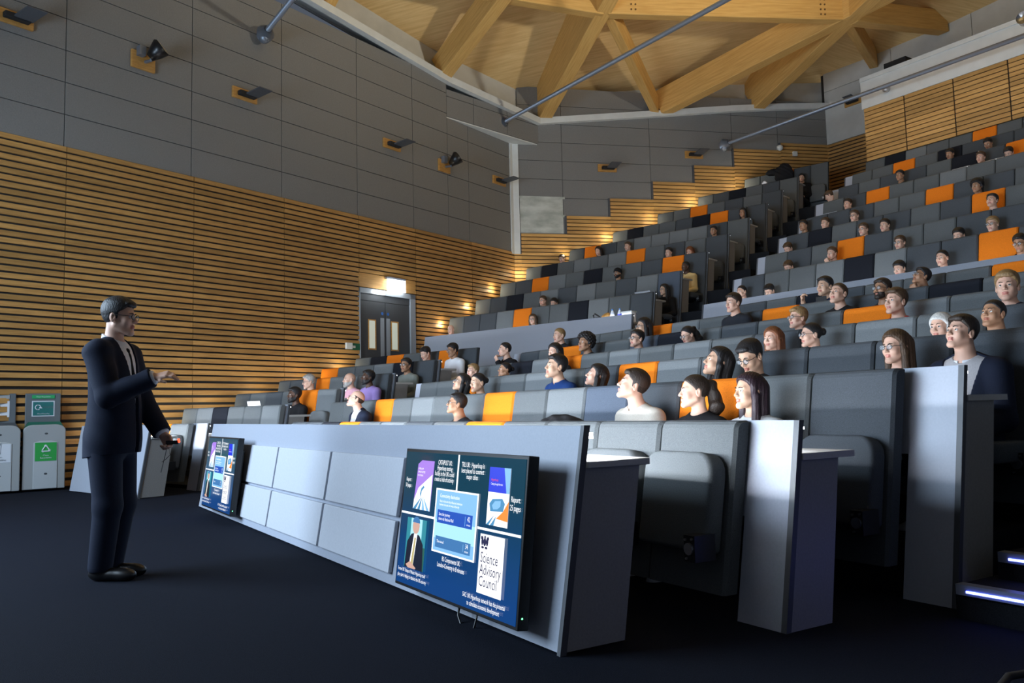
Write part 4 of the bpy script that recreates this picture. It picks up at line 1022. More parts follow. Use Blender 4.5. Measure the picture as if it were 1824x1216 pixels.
def hand_prims(wrist, d, n, curl=.6, side=1):
    """five fingers on a palm: d along the hand, n out of the palm; side: +1 thumb on d x n"""
    w = np.array(wrist, float); d = np.array(d, float)/np.linalg.norm(d); n = np.array(n, float); n -= d*(n@d); n /= np.linalg.norm(n); s = np.cross(d, n)*side
    pr = []
    for i, (o, ln, r) in enumerate(((.028, .070, .0088), (.0095, .078, .0092), (-.0095, .073, .0088), (-.027, .058, .0078))):
        k = w+d*.085+s*o*1.05
        pr.append((w+d*.012+s*o*.6, k, .0155, .0125))
        c = curl*(.85+.15*i); a1, a2 = c*.8, c*1.8
        m1 = k+(d*math.cos(a1)+n*math.sin(a1))*ln*.52
        m2 = m1+(d*math.cos(a2)+n*math.sin(a2))*ln*.48
        pr += [(k, m1, r*1.08, r), (m1, m2, r, r*.82)]
    b = w+d*.028+s*.024; t1 = b+(d*.62+s*.62+n*.35)*.040; t2 = t1+(d*.85+s*.15+n*.45)*.032
    pr += [(w+d*.01+s*.012, b, .016, .0135), (b, t1, .0125, .0105), (t1, t2, .0105, .0082)]
    return pr
def multi(P, prims, k):
    d = None
    for (a, b, ra, rb) in prims:
        q = cone(P, a, b, ra, rb); d = q if d is None else smin(d, q, k)
    return d
def rot_head(yaw, pitch, rl=0):
    return np.array(Matrix.Rotation(yaw, 3, 'Z') @ Matrix.Rotation(pitch, 3, 'X') @ Matrix.Rotation(rl, 3, 'Y'))

class Body:
    """signed distance of a figure; everything relative to the head centre, y forward, z up"""
    def __init__(s, yaw, pitch, hs, fem, pose, legs=False):
        s.R = rot_head(math.radians(yaw), math.radians(pitch)); s.hs = hs; s.fem = fem
        s.nb = np.array((0, -.050, -.168)); s.legs = legs; s.T = np.array((0, 0, .042))
        sh = .148 if fem else .168
        s.sh = [np.array((sg*sh, -.058, -.243)) for sg in (-1, 1)]
        arms = {'rest': [((-.215, -.01, -.53), (-.11, .20, -.60)), ((.215, -.01, -.53), (.11, .20, -.60))],
                'chin': [((-.19, .13, -.45), (-.035, .165, -.185)), ((.215, -.01, -.53), (.08, .20, -.50))],
                'chinr': [((-.215, -.01, -.53), (-.08, .20, -.50)), ((.19, .13, -.45), (.04, .165, -.185))],
                'fold': [((-.24, .05, -.47), (-.02, .24, -.44)), ((.24, .05, -.47), (.10, .26, -.42))],
                'phone': [((-.215, -.01, -.53), (-.11, .20, -.60)), ((.25, .10, -.44), (.14, .27, -.20))]}[pose]
        s.el = [np.array(a[0]) for a in arms]; s.wr = [np.array(a[1]) for a in arms]
        s.pose = pose; s.hands = []
        for i in (0, 1):
            d = s.wr[i]-s.el[i]; n = np.array((0, -.3, -1.0)); cu = .5
            if (pose == 'chin' and i == 0) or (pose == 'chinr' and i == 1): n = np.array((0, -1., .1)); cu = 1.25
            if pose == 'phone' and i == 1: n = np.array((-1., 0, .2)); cu = 1.0; d = np.array((-.2, .3, 1.0))
            s.hands.append(hand_prims(s.wr[i], d, n, cu, 1 if i == 0 else -1))
    def head(s, P): return masked(P, lambda Q: head_f((Q@s.R)/s.hs, s.fem)*s.hs, 0, .21, .125)
    def neck(s, P, inf=0): return cone(P, s.R@np.array((0, -.030, -.055)), s.nb+np.array((0, 0, -.03)), (.047 if s.fem else .055)+inf, (.052 if s.fem else .062)+inf)
    def torso(s, P):
        w = .94 if s.fem else 1.0
        P0 = P; P = P-s.T
        d = ell(P, (0, -.055, -.40), (.168*w, .112, .21))
        d = smin(d, ell(P, (0, -.045, -.60), (.150*w, .118, .20)), .08)
        d = smin(d, ell(P, (0, -.03, -.76), (.170, .135, .11)), .08)
        for i in (0, 1):
            d = smin(d, cone(P0, s.nb+np.array((0, .0, -.012)), s.sh[i]+np.array((0, 0, .008)), .046, .055), .05)
        if s.fem: d = smin(d, ell(np.abs(P*[1, 0, 0])+P*[0, 1, 1], (.068, .040, -.43), (.062, .05, .06)), .04)
        return d
    def arms(s, P, inf=0):
        d = None
        for i in (0, 1):
            q = smin(cone(P, s.sh[i], s.el[i], .056+inf, .043+inf), cone(P, s.el[i], s.wr[i], .043+inf, .030+inf), .02)
            d = q if d is None else np.minimum(d, q)
        return d
    def thighs(s, P, inf=0):
        d = None; P = P-s.T
        for sg in (-1, 1):
            q = smin(cone(P, (sg*.09, -.02, -.77), (sg*.11, .38, -.73), .085+inf, .062+inf), cone(P, (sg*.11, .38, -.73), (sg*.11, .36, -1.13), .060+inf, .040+inf), .03)
            d = q if d is None else np.minimum(d, q)
        return d
    def __call__(s, P):
        d = smin(s.head(P), s.neck(P), .022)
        t = smin(s.torso(P), s.arms(P), .03)
        d = smin(d, t, .035)
        for h, w in zip(s.hands, s.wr): d = smin(d, masked(P, lambda Q: multi(Q, h, .007), w, .26, .17), .010)
        if s.legs:
            d = smin(d, s.thighs(P), .03); P = P-s.T
            for sg in (-1, 1): d = smin(d, cone(P, (sg*.11, .33, -1.17), (sg*.12, .52, -1.20), .035, .028), .03)
        return d
    def cloth(s, P, open_front=False):
        t = smin(smin(s.torso(P), s.arms(P, .004), .03), 10, .01)-.013
        d = smax(t, -(s.neck(P, .010)), .012)
        for h, w, e in zip(s.hands, s.wr, s.el):
            ax = (w-e)/np.linalg.norm(w-e); d = np.where(np.linalg.norm(P-w, axis=1) < .11, np.maximum(d, (P-w)@ax+.012), d)
        d = np.maximum(d, -(P[:, 2]+.84))
        return d
    def jacket(s, P):
        d = s.cloth(P)-.010
        depth = P[:, 2]+.18      # V opening widening upward at the front
        V_ = np.abs(P[:, 0])-.030-.25*np.clip(.36+depth, 0, .5)
        return np.maximum(d, np.where(P[:, 1] > -.03, -V_, -1))
class Hair:
    def __init__(s, style, body): s.st = style; s.b = body
    def __call__(s, P):
        return masked(P, s.f, s.b.R@np.array((0, -.03, -.06)), .36, .24)
    def f(s, P):
        Q = (P@s.b.R)/s.b.hs; X = Q.copy(); X[:, 0] = np.abs(X[:, 0]); st = s.st
        x, y, z = X[:, 0], X[:, 1], X[:, 2]
        up_ = np.clip((z-.01)/.10, 0, 1)
        th = {'short': .008+.017*up_, 'crop': .004+.006*up_, 'fringe': .008, 'bald': .003, 'curly': .034+.012*up_, 'beanie': .020+.010*up_, 'scarf': .018, 'long': .013+.010*up_, 'bob': .020+.008*up_}.get(st, .006+.006*up_)
        d = ell(X, (0, -.014, .034), (.076, .096, .088))-th
        if st in ('short', 'crop', 'fringe', 'curly', 'bald'):
            line = np.interp(y, [-.12, -.05, -.038, -.032, -.008, -.002, .012, .020, .050, .066, .10], [-.058, -.045, -.030, .022, .024, -.012, -.010, .030, .052, .074, .072])
        elif st == 'beanie': line = np.interp(y, [-.12, 0, .10], [-.02, .01, .052])
        elif st == 'scarf': line = np.interp(y, [-.12, .015, .03, .06, .10], [-.30, -.30, .02, .06, .075])
        else: line = np.interp(y, [-.12, -.045, -.036, -.006, .0, .02, .055, .07, .10], [-.070, -.055, .018, .020, .004, .030, .062, .080, .082])
        if st == 'curly':
            d = d+.009*np.sin(Q[:, 0]*130)*np.sin(Q[:, 1]*120+1)*np.sin(Q[:, 2]*125+Q[:, 0]*40)
            line = line-.012
        cut = line-z
        if st == 'fringe': cut = np.maximum(cut, z-.030-.2*(y+.05))
        d = smax(d, cut, .008)
        if st == 'short':
            w_ = .006*np.sin(Q[:, 0]*95+1.3)+.004*np.sin(Q[:, 0]*210)
            bang = ell(X, (0, .066, .088), (.062, .030, .024))
            d = smin(d, np.maximum(bang, .068+w_-z), .010)
        if st in ('long', 'bob'):
            L = -.29 if st == 'long' else -.115
            bk = smin(cone(X, (.030, -.070, .03), (.050, -.088, L), .064, .046), cone(X, (0, -.085, .0), (0, -.095, L), .05, .045), .03)
            sd = smin(cone(X, (.062, .020, .070), (.080, .002, -.03), .022, .024), cone(X, (.080, .002, -.03), (.070, -.020, L), .024, .034), .02)
            d = smin(d, smin(bk, sd, .025), .022)
            d = d+.0010*np.sin(Q[:, 0]*300+Q[:, 1]*210)
        if st == 'bun': d = smin(d, ell(X, (0, -.128, .040), (.042, .036, .040)), .018)
        if st == 'pony':
            w_ = .005*np.sin(Q[:, 2]*60+Q[:, 0]*50)
            d = smin(d, smin(ell(X, (0, -.118, .060), (.036, .032, .036)), smin(cone(X, (0, -.135, .055), (0, -.172, -.09), .038, .052), cone(X, (0, -.172, -.09), (0, -.135, -.27), .052, .020), .03)+w_, .02), .018)
        if st == 'scarf': d = smin(d, cone(X, (0, -.06, 0), (0, -.05, -.2), .080, .10), .04)
        return d*s.b.hs
class Beard:
    def __init__(s, b): s.b = b
    def __call__(s, P):
        Q = (P@s.b.R)/s.b.hs
        d = head_f(Q)-.004
        x, y, z = np.abs(Q[:, 0]), Q[:, 1], Q[:, 2]
        d = np.maximum(d, z+.042-.35*np.maximum(0, .05-y)); d = np.maximum(d, -.015-y)
        mouth = ell(Q, (0, .1, -.062), (.020, .03, .011)); d = np.maximum(d, -mouth)
        d = np.maximum(d, np.where(z < -.125, 1, -1)*.01)
        return d*s.b.hs

_eye = None
def eye_mesh():
    global _eye
    if _eye is None:
        mb = MB(); mb.ball((0, 0, 0), .0125, 14, 10)
        for f in range(len(mb.f)):
            c = sum((Vector(mb.v[i]) for i in mb.f[f]), Vector())/4
            if c.y > .0098: mb.m[f] = 1
        _eye = mb.mesh('eye', ['eye_white', 'iris'], True)
    return _eye
_gl = None
def glasses_mesh():
    global _gl
    if _gl is None:
        mb = MB()
        for sg in (-1, 1):
            ring = [(sg*.032+.0225*math.cos(a), .104-.006*abs(math.cos(a)), .001+.018*math.sin(a)) for a in [i*PI/10 for i in range(21)]]
            mb.tube(ring, .0026, 6)
            mb.tube([(sg*.054, .099, .006), (sg*.076, .07, .008), (sg*.081, -.005, .012), (sg*.082, -.02, -.004)], .0022, 6)
            n = len(mb.v)
            mb.poly([(sg*.032+.021*math.cos(a), .103, .001+.0165*math.sin(a)) for a in [i*PI/8 for i in range(16)]], 1)
        mb.tube([(-.0105, .103, .006), (0, .107, .009), (.0105, .103, .006)], .0024, 6)
        _gl = mb.mesh('glasses', ['spectacle_black', 'spectacle_lens'], True)
    return _gl
def brow_mesh(c):
    key = 'brow'+c
    if key not in _sm:
        mb = MB(); mb.tube([(.014, .092, .0225), (.028, .091, .0275), (.045, .079, .024)], [.003, .0036, .002], 6)
        _sm[key] = mb.mesh('eyebrow', 'hair_'+c, True)
    return _sm[key]
_bc = {}
def make_person(loc, rz, yaw, pitch, hs, hair, hc, skin, cloth, gl, flags, label, h, cat='person', group='seated audience'):
    fem = hair in ('long', 'bob', 'pony', 'bun', 'scarf')
    pose = 'chin' if 'h' in flags else 'phone' if 'p' in flags else 'fold' if 'F' in flags else 'rest'
    legs = 'L' in flags or 'A' in flags
    coarse = h > .0075
    key = (round(yaw/20) if coarse else yaw, round(pitch/14) if coarse else pitch, .97 if coarse else hs, fem, pose, legs, h)
    if key not in _bc:
        B_ = Body(key[0]*20 if coarse else yaw, key[1]*14 if coarse else pitch, key[2], fem, pose, legs)
        v, q = surface_net(B_, (-.36, -.24, -1.26 if legs else -.90), (.36, .62 if legs else .42, .16), h)
        c = v[q].mean(1); Q = (c@B_.R)/B_.hs
        lip = (np.abs(Q[:, 0]) < .024) & (Q[:, 1] > .078) & (Q[:, 2] < -.051) & (Q[:, 2] > -.075)
        cv, cq = surface_net(B_.jacket if cloth == 'navyjacket' else B_.cloth, (-.36, -.24, -.90), (.36, .42, -.10), max(h, .007))
        _bc[key] = [B_, to_mesh('person', v, q, ['skin_pale', 'lip_pale'], lip), {}, {}]
        _bc[key][3]['jacket' if cloth == 'navyjacket' else 'cloth'] = to_mesh('top', cv, cq, ['cloth_dark'])
    B_, bm_, hairs, tops = _bc[key]
    o = bpy.data.objects.new('person', bm_); COL.objects.link(o); o.location = loc; o.rotation_euler = (0, 0, rz); o.scale = (.94, .94, .94)
    for sl, mn in zip(o.material_slots, ('skin_'+skin, 'lip_'+skin)): sl.link = 'OBJECT'; sl.material = MATS[mn]
    tag(o, label, cat, group)
    tk = 'jacket' if cloth == 'navyjacket' else 'cloth'
    if tk not in tops:
        cv, cq = surface_net(B_.jacket if tk == 'jacket' else B_.cloth, (-.36, -.24, -.90), (.36, .42, -.10), max(h, .007)); tops[tk] = to_mesh('top', cv, cq, ['cloth_dark'])
    c = link_mesh('jacket' if tk == 'jacket' else 'sweater', tops[tk], o); c.material_slots[0].link = 'OBJECT'; c.material_slots[0].material = MATS['cloth_'+cloth]
    if tk == 'jacket':
        if 'cloth' not in tops:
            cv, cq = surface_net(B_.cloth, (-.36, -.24, -.90), (.36, .42, -.10), max(h, .007)); tops['cloth'] = to_mesh('top', cv, cq, ['cloth_dark'])
        c = link_mesh('shirt', tops['cloth'], o); c.material_slots[0].link = 'OBJECT'; c.material_slots[0].material = MATS['cloth_shirtgrey']
    if cloth in ('pink', 'purple', 'navyjacket', 'blue', 'beige'):    # collar
        ck = 'collar'
        if ck not in tops:
            f = lambda P: np.maximum(np.maximum(np.abs(B_.neck(P, .012))-.006, np.abs(P[:, 2]+.168-.35*(P[:, 1]+.05)*-1)-.030), np.where((P[:, 1] > 0) & (np.abs(P[:, 0]) < .012), 1, -1)*.02)
            cv, cq = surface_net(f, (-.14, -.2, -.28), (.14, .1, -.06), .006); tops[ck] = to_mesh('collar', cv, cq, ['cloth_dark'])
        c = link_mesh('collar', tops[ck], o); c.material_slots[0].link = 'OBJECT'; c.material_slots[0].material = MATS['cloth_'+({'navyjacket': 'shirtwhite'}.get(cloth, cloth))]
    if legs:
        if 'trousers' not in tops:
            f = lambda P: np.minimum(smin(ell(P-B_.T, (0, -.03, -.76), (.170, .135, .11)), B_.thighs(P), .03)-.012, 10)+np.where((P[:, 2] > -.66) & (P[:, 1] < .10), .05, 0)
            cv, cq = surface_net(lambda P: np.maximum(f(P), -(P[:, 2]+1.06)), (-.36, -.24, -1.12), (.36, .62, -.60), .011); tops['trousers'] = to_mesh('trousers', cv, cq, ['cloth_dark'])
            f2 = lambda P_: (lambda P: np.minimum(*[smin(cone(P, (s_*.115, .30, -1.205), (s_*.125, .53, -1.212), .046, .042), ell(P, (s_*.12, .42, -1.19), (.047, .14, .045)), .03) for s_ in (-1, 1)]))(P_-B_.T)
            cv, cq = surface_net(lambda P: np.maximum(f2(P), -(P[:, 2]+1.203)), (-.2, .2, -1.23), (.2, .62, -1.10), .009); tops['shoes'] = to_mesh('shoes', cv, cq, ['cloth_lightgrey'])
        link_mesh('trousers', tops['trousers'], o); link_mesh('shoes', tops['shoes'], o)
    if hair != 'none':
        if hair not in hairs:
            hv, hq = surface_net(Hair(hair, B_), (-.20, -.28, -.40), (.20, .20, .22), max(h, .0055)); hairs[hair] = to_mesh('hair', hv, hq, ['hair_k'])
        nm = {'beanie': 'cap', 'scarf': 'head_scarf'}.get(hair, 'hair')
        if not (hair == 'bald'):
            c = link_mesh(nm, hairs[hair], o); c.material_slots[0].link = 'OBJECT'; c.material_slots[0].material = MATS['cloth_black' if hair == 'beanie' else 'hair_'+hc]
    if 'b' in flags:
        if 'beard' not in hairs:
            hv, hq = surface_net(Beard(B_), (-.15, -.15, -.22), (.15, .16, .05), max(h*.8, .005)); hairs['beard'] = to_mesh('beard', hv, hq, ['hair_k'])
        c = link_mesh('beard', hairs['beard'], o); c.material_slots[0].link = 'OBJECT'; c.material_slots[0].material = MATS['hair_'+hc]
    R4 = Matrix([list(r) for r in B_.R]).to_4x4()
    M_ = R4 @ Matrix.Scale(B_.hs, 4)
    for sg in (-1, 1):
        e = link_mesh('eye', eye_mesh(), o); e.matrix_local = M_ @ Matrix.Translation((sg*.031, .0745, .003))
        b = link_mesh('eyebrow', brow_mesh('br' if hc in ('gr', 'w', 'bl') else hc), o); b.matrix_local = M_ @ Matrix.Scale(sg, 4, (1, 0, 0)) if sg > 0 else M_ @ Matrix.Diagonal((-1, 1, 1, 1))
    if gl:
        g = link_mesh('glasses', glasses_mesh(), o); g.matrix_local = M_
    return o
for (b, k, u, z, hs, hair, hc, skin, cloth, gl, yaw, pit, fl, lab) in PEOPLE:
    F = FRAMES[b]; v = VTOP[b](k)-.26
    near = b == 'M' and k <= 4; mid = b == 'L' or (b == 'M')
    h = .0052 if near else .0068 if mid else .0105
    make_person(F.P(u, v, z), F.a+PI/2, yaw, pit, min(hs*1.08, 1.06), hair, hc, skin, cloth, gl, fl, lab, h)
# ================================================================ PRESENTER
def presenter():
    Z0 = 1.665                                     # head centre height; feet at -1.665
    R = rot_head(math.radians(6), math.radians(-2)); hs = .99
    fz = -Z0
    sh = {1: np.array((.180, -.040, -.245)), -1: np.array((-.180, -.040, -.245))}
    # right arm (near side, +x) raised in front, left arm hanging with the clicker
    el = {1: np.array((.225, .06, -.515)), -1: np.array((-.225, .03, -.53))}
    wr = {1: np.array((.165, .315, -.405)), -1: np.array((-.175, .205, -.760))}
    HP = {1: hand_prims(wr[1], (-.1, 1.0, .22), (-.55, .1, -1), .55, -1), -1: hand_prims(wr[-1], (.0, .55, -.9), (.9, -.2, -.1), 1.1, -1)}
    hip = {1: np.array((.088, -.04, -.80)), -1: np.array((-.088, -.04, -.80))}
    kn = {1: np.array((.092, -.010, -1.20)), -1: np.array((-.085, -.015, -1.20))}
    an = {1: np.array((.085, -.055, fz+.09)), -1: np.array((-.075, -.075, fz+.09))}
    nb = np.array((0, -.045, -.175)); T = np.array((0, 0, .035))
    head = lambda P: masked(P, lambda Q: head_f((Q@R)/hs)*hs, 0, .21, .125)
    neck = lambda P, i=0: cone(P, R@np.array((0, -.03, -.055)), nb+np.array((0, 0, -.03)), .052+i, .06+i)
    def torso(P):
        P0 = P; P = P-T*np.clip((P[:, 2:3]+.8)/.3, 0, 1)
        d = ell(P, (0, -.035, -.40), (.170, .115, .21)); d = smin(d, ell(P, (0, -.02, -.60), (.148, .112, .20)), .08); d = smin(d, ell(P, (0, -.035, -.79), (.165, .128, .13)), .08)
        for s in (-1, 1): d = smin(d, cone(P0, nb+np.array((0, 0, -.012)), sh[s]+np.array((0, 0, .008)), .045, .055), .05)
        return d
    def arms(P, i=0):
        q = [smin(cone(P, sh[s], el[s], .056+i, .044+i), cone(P, el[s], wr[s], .043+i, .030+i*.9), .02) for s in (-1, 1)]
        return np.minimum(*q)
    def legs(P, i=0):
        q = [smin(cone(P, hip[s], kn[s], .086+i*.6, .060+i), cone(P, kn[s], an[s], .058+i, .042+i*1.3), .03) for s in (-1, 1)]
        return smin(q[0], q[1], .012)
    def body(P):
        d = smin(head(P), neck(P), .022); d = smin(d, smin(torso(P), arms(P), .03), .035); d = smin(d, legs(P), .04)
        for s in (-1, 1):
            d = smin(d, masked(P, lambda Q: multi(Q, HP[s], .007), wr[s], .26, .17), .010); d = smin(d, cone(P, an[s]+np.array((0, 0, -.05)), an[s]+np.array((0, .16, -.065)), .032, .024), .03)
        return d
    v, q = surface_net(body, (-.36, -.26, fz-.01), (.36, .52, .15), .0062)
    c = v[q].mean(1); Q = (c@R)/hs
    lip = (np.abs(Q[:, 0]) < .024) & (Q[:, 1] > .078) & (Q[:, 2] < -.051) & (Q[:, 2] > -.075)
    o = bpy.data.objects.new('person', to_mesh('person', v, q, ['skin_pale', 'lip_pale'], lip)); COL.objects.link(o)
    gp = Vector((-2.555, 5.36, Z0)); o.location = gp; o.rotation_euler = (0, 0, -PI/2-math.radians(4))
    tag(o, 'standing presenter in dark navy suit, glasses and tie, hand raised towards the audience', 'person')
    def cut_wr(P, d, sft):
        for s in (-1, 1):
            ax = (wr[s]-el[s])/np.linalg.norm(wr[s]-el[s]); d = np.where(np.linalg.norm(P-wr[s], axis=1) < .12, np.maximum(d, (P-wr[s])@ax+sft), d)
        return d
    def jacket(P):
        skirt = cone(P*np.array((.86, 1, 1)), (0, -.028, -.60), (0, -.040, -.90), .118, .142)
        d = smin(smin(torso(P), skirt, .06), arms(P, .012), .025)-.020
        fold = .0035*np.sin(P[:, 2]*46+P[:, 1]*30)*np.clip(1-np.abs(P[:, 0]-.2)/.12, 0, 1)
        d = d+fold
        d = smax(d, -(neck(P, .016)), .012)
        V_ = np.abs(P[:, 0])-.018-.20*np.clip(P[:, 2]+.50, 0, .3)
        d = np.maximum(d, np.where(P[:, 1] > 0, -V_, -1))
        vent = np.abs(P[:, 0])-.008; d = np.maximum(d, np.where((P[:, 1] < -.05) & (P[:, 2] < -.74), -vent, -1))
        d = cut_wr(P, d, .004)
        return np.maximum(d, -(P[:, 2]+.885-.10*P[:, 1]))
    jv, jq = surface_net(jacket, (-.36, -.30, -1.0), (.36, .40, -.14), .0062)
    link_mesh('jacket', to_mesh('jacket', jv, jq, ['cloth_navyjacket']), o)
    def shirt(P):
        d = smin(torso(P), arms(P, .006), .025)-.010; d = smax(d, -(neck(P, .006)), .01); d = cut_wr(P, d, -.012); return np.maximum(d, -(P[:, 2]+.80))
    sv, sq = surface_net(shirt, (-.34, -.24, -.85), (.34, .36, -.14), .008); link_mesh('shirt', to_mesh('shirt', sv, sq, ['cloth_shirtwhite']), o)
    col = lambda P: np.maximum(np.abs(neck(P, .012))-.006, np.abs(P[:, 2]+.160+.42*(P[:, 1]+.04))-.030)
    cv, cq = surface_net(col, (-.14, -.2, -.32), (.14, .12, -.08), .005); link_mesh('collar', to_mesh('collar', cv, cq, ['cloth_shirtwhite']), o)
    tie = lambda P: smin(ell(P, (0, .052, -.225), (.020, .016, .024)), cone(P, (0, .062, -.25), (0, .100, -.50), .016, .030), .01)
    cv, cq = surface_net(tie, (-.06, 0, -.60), (.06, .16, -.20), .005); link_mesh('tie', to_mesh('tie', cv, cq, ['cloth_black']), o)
    def trousers(P):
        d = smin(ell(P, (0, -.035, -.79), (.165, .128, .13)), legs(P, .016), .04)-.010
        d = np.maximum(d, P[:, 2]+.72); return np.maximum(d, -(P[:, 2]-fz-.055))
    tv, tq = surface_net(trousers, (-.30, -.28, fz-.02), (.30, .26, -.66), .0075); link_mesh('trousers', to_mesh('trousers', tv, tq, ['cloth_navyjacket']), o)
    for s in (-1, 1):
        A = an[s]
        def shoe(P):
            d = smin(ell(P, A+np.array((0, .075, -.052)), (.047, .150, .042)), ell(P, A+np.array((0, -.005, -.03)), (.043, .06, .055)), .03)
            d = smin(d, ell(P, A+np.array((0, .165, -.058)), (.042, .06, .034)), .03)
            return np.maximum(d, -(P[:, 2]-fz))
        v_, q_ = surface_net(shoe, A+np.array((-.08, -.12, -.12)), A+np.array((.08, .28, .08)), .006)
        link_mesh('shoe', to_mesh('shoe', v_, q_, ['black_plastic']), o)
    class B0: pass
    b0 = B0(); b0.R = R; b0.hs = hs
    hv, hq = surface_net(Hair('short', b0), (-.15, -.18, -.16), (.15, .18, .20), .005); link_mesh('hair', to_mesh('hair', hv, hq, ['hair_k']), o)
    M_ = Matrix([list(r) for r in R]).to_4x4() @ Matrix.Scale(hs, 4)
    for sg in (-1, 1):
        e = link_mesh('eye', eye_mesh(), o); e.matrix_local = M_ @ Matrix.Translation((sg*.031, .0775, .003))
        b = link_mesh('eyebrow', brow_mesh('k'), o); b.matrix_local = M_ @ Matrix.Diagonal((sg, 1, 1, 1))
    g = link_mesh('glasses', glasses_mesh(), o); g.matrix_local = M_
    # the clicker held in the left hand, with its hanging cord
    hc = o.matrix_world if False else Matrix.Translation(gp) @ Matrix.Rotation(-PI/2-math.radians(4), 4, 'Z')
    w = Vector(wr[-1])+Vector((.03, .075, -.06))
    p = hc @ w
    t = thing('remote_clicker', 'small black clicker with red light in the presenter hand', 'remote', p, -PI/2)
    mb = MB(); mb.box(-.016, .016, -.03, .055, -.012, .012); bevel(mb.build('case', 'black_plastic', t), .005, 2)
    mb = MB(); mb.ball((.0, .05, .016), .009, 8, 6); mb.ball((.012, .058, .004), .008, 8, 6); mb.build('red_light', 'led_red', t)
    mb = MB(); mb.tube([(0, -.02, 0), (-.02, -.04, -.06), (-.06, -.08, -.16), (-.085, -.10, -.20)], .0022, 6); mb.tube([(0, -.02, 0), (.01, .0, -.08), (-.03, -.05, -.115), (-.075, -.09, -.13)], .0022, 6); mb.build('cord', 'black_plastic', t)
presenter()

# ================================================================ SMALL THINGS
def on_row(b, k, u, dv, z): return FRAMES[b].P(u, VTOP[b](k)+dv, z)
def laptop(b, k, u, z, w, mat, label, rz=0, dv=-.60):
    F = FRAMES[b]
    t = thing('laptop', label, 'laptop', on_row(b, k, u, dv, z), F.rz+rz, 'laptops on the row desks')
    mb = MB(); mb.box(-w/2, w/2, 0, .22, -.02, 0); mb.build('base', 'grey_metal', t)
    mb = MB(); mb.hexa([(-w/2, 0, 0), (w/2, 0, 0), (w/2, .012, 0), (-w/2, .012, 0), (-w/2, -.055, .225), (w/2, -.055, .225), (w/2, -.043, .225), (-w/2, -.043, .225)]); bevel(mb.build('lid', mat, t), .004, 1)
    return t
bsdf('lid_silver', (.62, .64, .68), .35); bsdf('lid_white', (.80, .80, .80), .5); bsdf('lid_grey', (.22, .25, .29), .4)
laptop('L', 3, -11.64, 1.02, .36, 'lid_white', 'open white laptop on the desk left of the bearded person in black jacket')
laptop('U', 2, -8.98, 3.11, .36, 'lid_grey', 'grey laptop on desk left of the person in black top by the aisle')
laptop('R', 6, -9.42, 5.20, .34, 'lid_grey', 'bluish grey laptop in front of black haired person, high in upper right block')
laptop('R', 5, -10.21, 4.68, .36, 'lid_grey', 'grey laptop left of the pale masked looking face in upper right block')
laptop('R', 6, -8.0, 5.20, .34, 'lid_white', 'bright white laptop lid in front of the black seat high in upper right block')
laptop('R', 6, -7.39, 5.20, .34, 'lid_white', 'bright white laptop lid at the far right below the dark orange seat')
laptop('R', 7, -8.17, 5.72, .34, 'lid_silver', 'silver grey laptop in seventh row of upper right block')
laptop('R', 7, -9.06, 5.72, .34, 'spectacle_black', 'dark laptop in front of hunched person in black, seventh row')
def lump(name, label, cat, loc, rz, ells, mat, wr=.012, group=None):
    def f(P):
        d = None
        for c, r in ells:
            q = ell(P, c, r); d = q if d is None else smin(d, q, .05)
        d = d+wr*np.sin(P[:, 0]*38+P[:, 2]*22)*np.sin(P[:, 1]*45+P[:, 2]*31)
        return np.maximum(d, -P[:, 2])
    v, q = surface_net(f, (-.55, -.45, -.04), (.55, .45, .75), .014)
    o = bpy.data.objects.new(name, to_mesh(name, v, q, [mat])); COL.objects.link(o); o.location = loc; o.rotation_euler = (0, 0, rz)
    return tag(o, label, cat, group)
lump('folded_coat', 'black folded coat heaped on the second row desk left of beige sweater', 'coat', on_row('M', 2, -4.78, -.62, .775), FM.rz, [((0, 0, .05), (.30, .13, .14)), ((-.12, 0, .03), (.2, .13, .10))], 'cloth_black', .006)
lump('draped_coat', 'black coats draped over the orange seat at the back of upper left block', 'coat', on_row('U', 9, -9.12, -.10, 7.05), FU.rz, [((.05, 0, .2), (.26, .12, .34)), ((-.25, 0, .36), (.22, .10, .09))], 'cloth_black')
lump('white_bag', 'small pale bag on the desk beside the black coats, back row', 'bag', on_row('U', 9, -9.35, -.75, 6.75), FU.rz, [((0, 0, .12), (.09, .08, .16))], 'cloth_shirtwhite', .004)
lump('black_rucksack', 'black bag on the floor beside the black top person by the upper aisle', 'bag', on_row('U', 3, -8.10, -.55, 2.37), FU.rz, [((0, 0, .2), (.16, .13, .26))], 'cloth_black', .006)
lump('brown_bag', 'small brown and black bag on the parapet beside the water bottles', 'bag', on_row('U', 1, -9.1, -.78, 2.58), FU.rz, [((0, 0, .10), (.10, .09, .13)), ((.06, 0, .15), (.06, .06, .10))], 'block_wood', .004)
t = thing('camera_strap', 'black looped strap on the parapet left of the brown bag', 'strap', on_row('U', 1, -9.28, -.80, 2.58), FU.rz)
mb = MB(); mb.tube([(.12, 0, .12), (.02, 0, .20), (-.06, 0, .25), (-.10, 0, .22), (-.08, 0, .16), (.0, 0, .17), (.12, 0, .14)], .014, 6); mb.build('loop', 'black_matt', t, True)
m = bsdf('bottle_clear', (.70, .78, .88), .12); bsdf('label_blue', (.06, .08, .50), .5); bsdf('label_pale', (.80, .82, .85), .5); bsdf('cap_blue', (.05, .22, .60), .4)
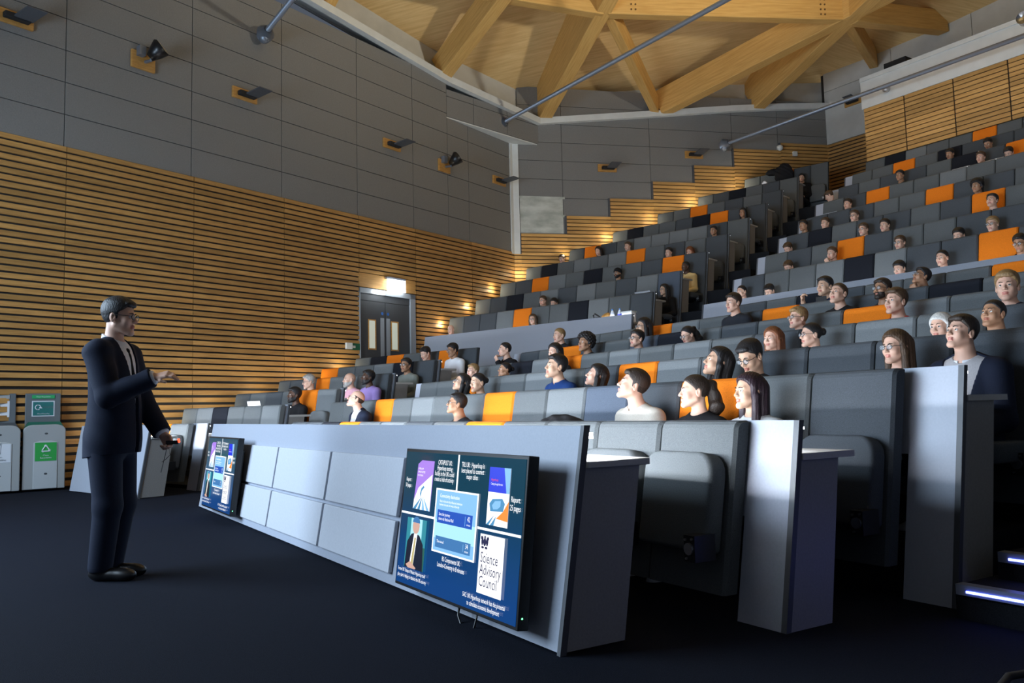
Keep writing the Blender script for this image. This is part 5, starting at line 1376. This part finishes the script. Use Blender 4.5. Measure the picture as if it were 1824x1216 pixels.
for i, (u, lab, lm) in enumerate(((-8.93, 'water bottle with pale label on the parapet, left of the pair', 'label_pale'), (-8.76, 'water bottle with blue label on the parapet, right of the pair', 'label_blue'))):
    t = thing('water_bottle', lab, 'bottle', on_row('U', 1, u, -.80, 2.58), FU.rz, 'water bottles on the parapet')
    mb = MB(); mb.tube([(0, 0, 0), (0, 0, .01), (0, 0, .20), (0, 0, .25), (0, 0, .275)], [.040, .045, .045, .026, .014], 14); mb.build('bottle_body', 'bottle_clear', t, True)
    mb = MB(); mb.tube([(0, 0, .05), (0, 0, .19)], .0465, 14); mb.build('label_wrap', lm, t, True)
    mb = MB(); mb.tube([(0, 0, .272), (0, 0, .30)], .017, 10); mb.build('cap', 'cap_blue', t)
t = thing('food_tub', 'white lidded tub beside the bottles at the parapet end', 'tub', on_row('U', 1, -8.56, -.80, 2.58), FU.rz)
mb = MB(); mb.box(-.11, .11, -.08, .08, 0, .20); bevel(mb.build('tub_body', 'label_pale', t), .01, 2); mb = MB(); mb.box(-.118, .118, -.088, .088, .20, .22); mb.build('tub_lid', 'white_paint', t)
t = thing('mobile_phone', 'phone with lit blue screen held up below the right parapet', 'phone', on_row('M', 7, -6.42, -.50, 2.20), FM.rz)
mb = MB(); mb.box(-.075, .075, 0, .010, 0, .085); bevel(mb.build('case', 'black_plastic', t), .003, 1); mb = MB(); mb.box(-.068, .068, .010, .0115, .006, .079); mb.build('phone_screen', 'px_mid', t)
for i, (u, v, z) in enumerate(((-12.77, 14.28, 3.35), (-13.17, 15.74, 4.11), (-13.57, 17.17, 4.86), (-14.0, 18.7, 5.66))):
    t = thing('stair_nosing', 'tiny blue lit step edge in the upper aisle, %s from the bottom' % ORD[i], 'step light', FR.P(u, v, z), FR.rz, 'blue lit steps of the upper aisle')
    mb = MB(); mb.box(-.2, .2, 0, .3, -.12, 0); mb.build('nosing_trim', 'tier_carpet', t)
    mb = MB(); mb.box(-.2, .2, -.008, 0, -.05, -.02); mb.build('light_strip', 'led_blue', t)
# trainer and bag strap of someone seated out of view at the lower right corner
def shoe_f(P):
    d = smin(ell(P, (0, .02, .045), (.045, .14, .045)), ell(P, (0, -.07, .07), (.042, .07, .065)), .03)
    return np.maximum(smin(d, ell(P, (0, .11, .035), (.044, .06, .035)), .02), -P[:, 2])
v_, q_ = surface_net(shoe_f, (-.1, -.2, -.02), (.1, .2, .2), .006)
o = bpy.data.objects.new('trainer_shoe', to_mesh('trainer_shoe', v_, q_, ['cloth_beige'])); COL.objects.link(o); o.location = (1.93, 3.02, 0); o.rotation_euler = (0, 0, 1.9)
tag(o, 'pale trainer on the carpet in the bottom right corner', 'shoe')
mb = MB(); mb.tube([(1.58, 2.78, .015), (1.60, 2.86, .03), (1.68, 2.93, .05), (1.78, 2.94, .06), (1.87, 2.90, .04), (1.95, 2.82, .015)], .014, 8)
tag(mb.build('bag_strap', 'black_matt', None, True), 'black strap looped on the carpet in front of the pale trainer', 'strap')
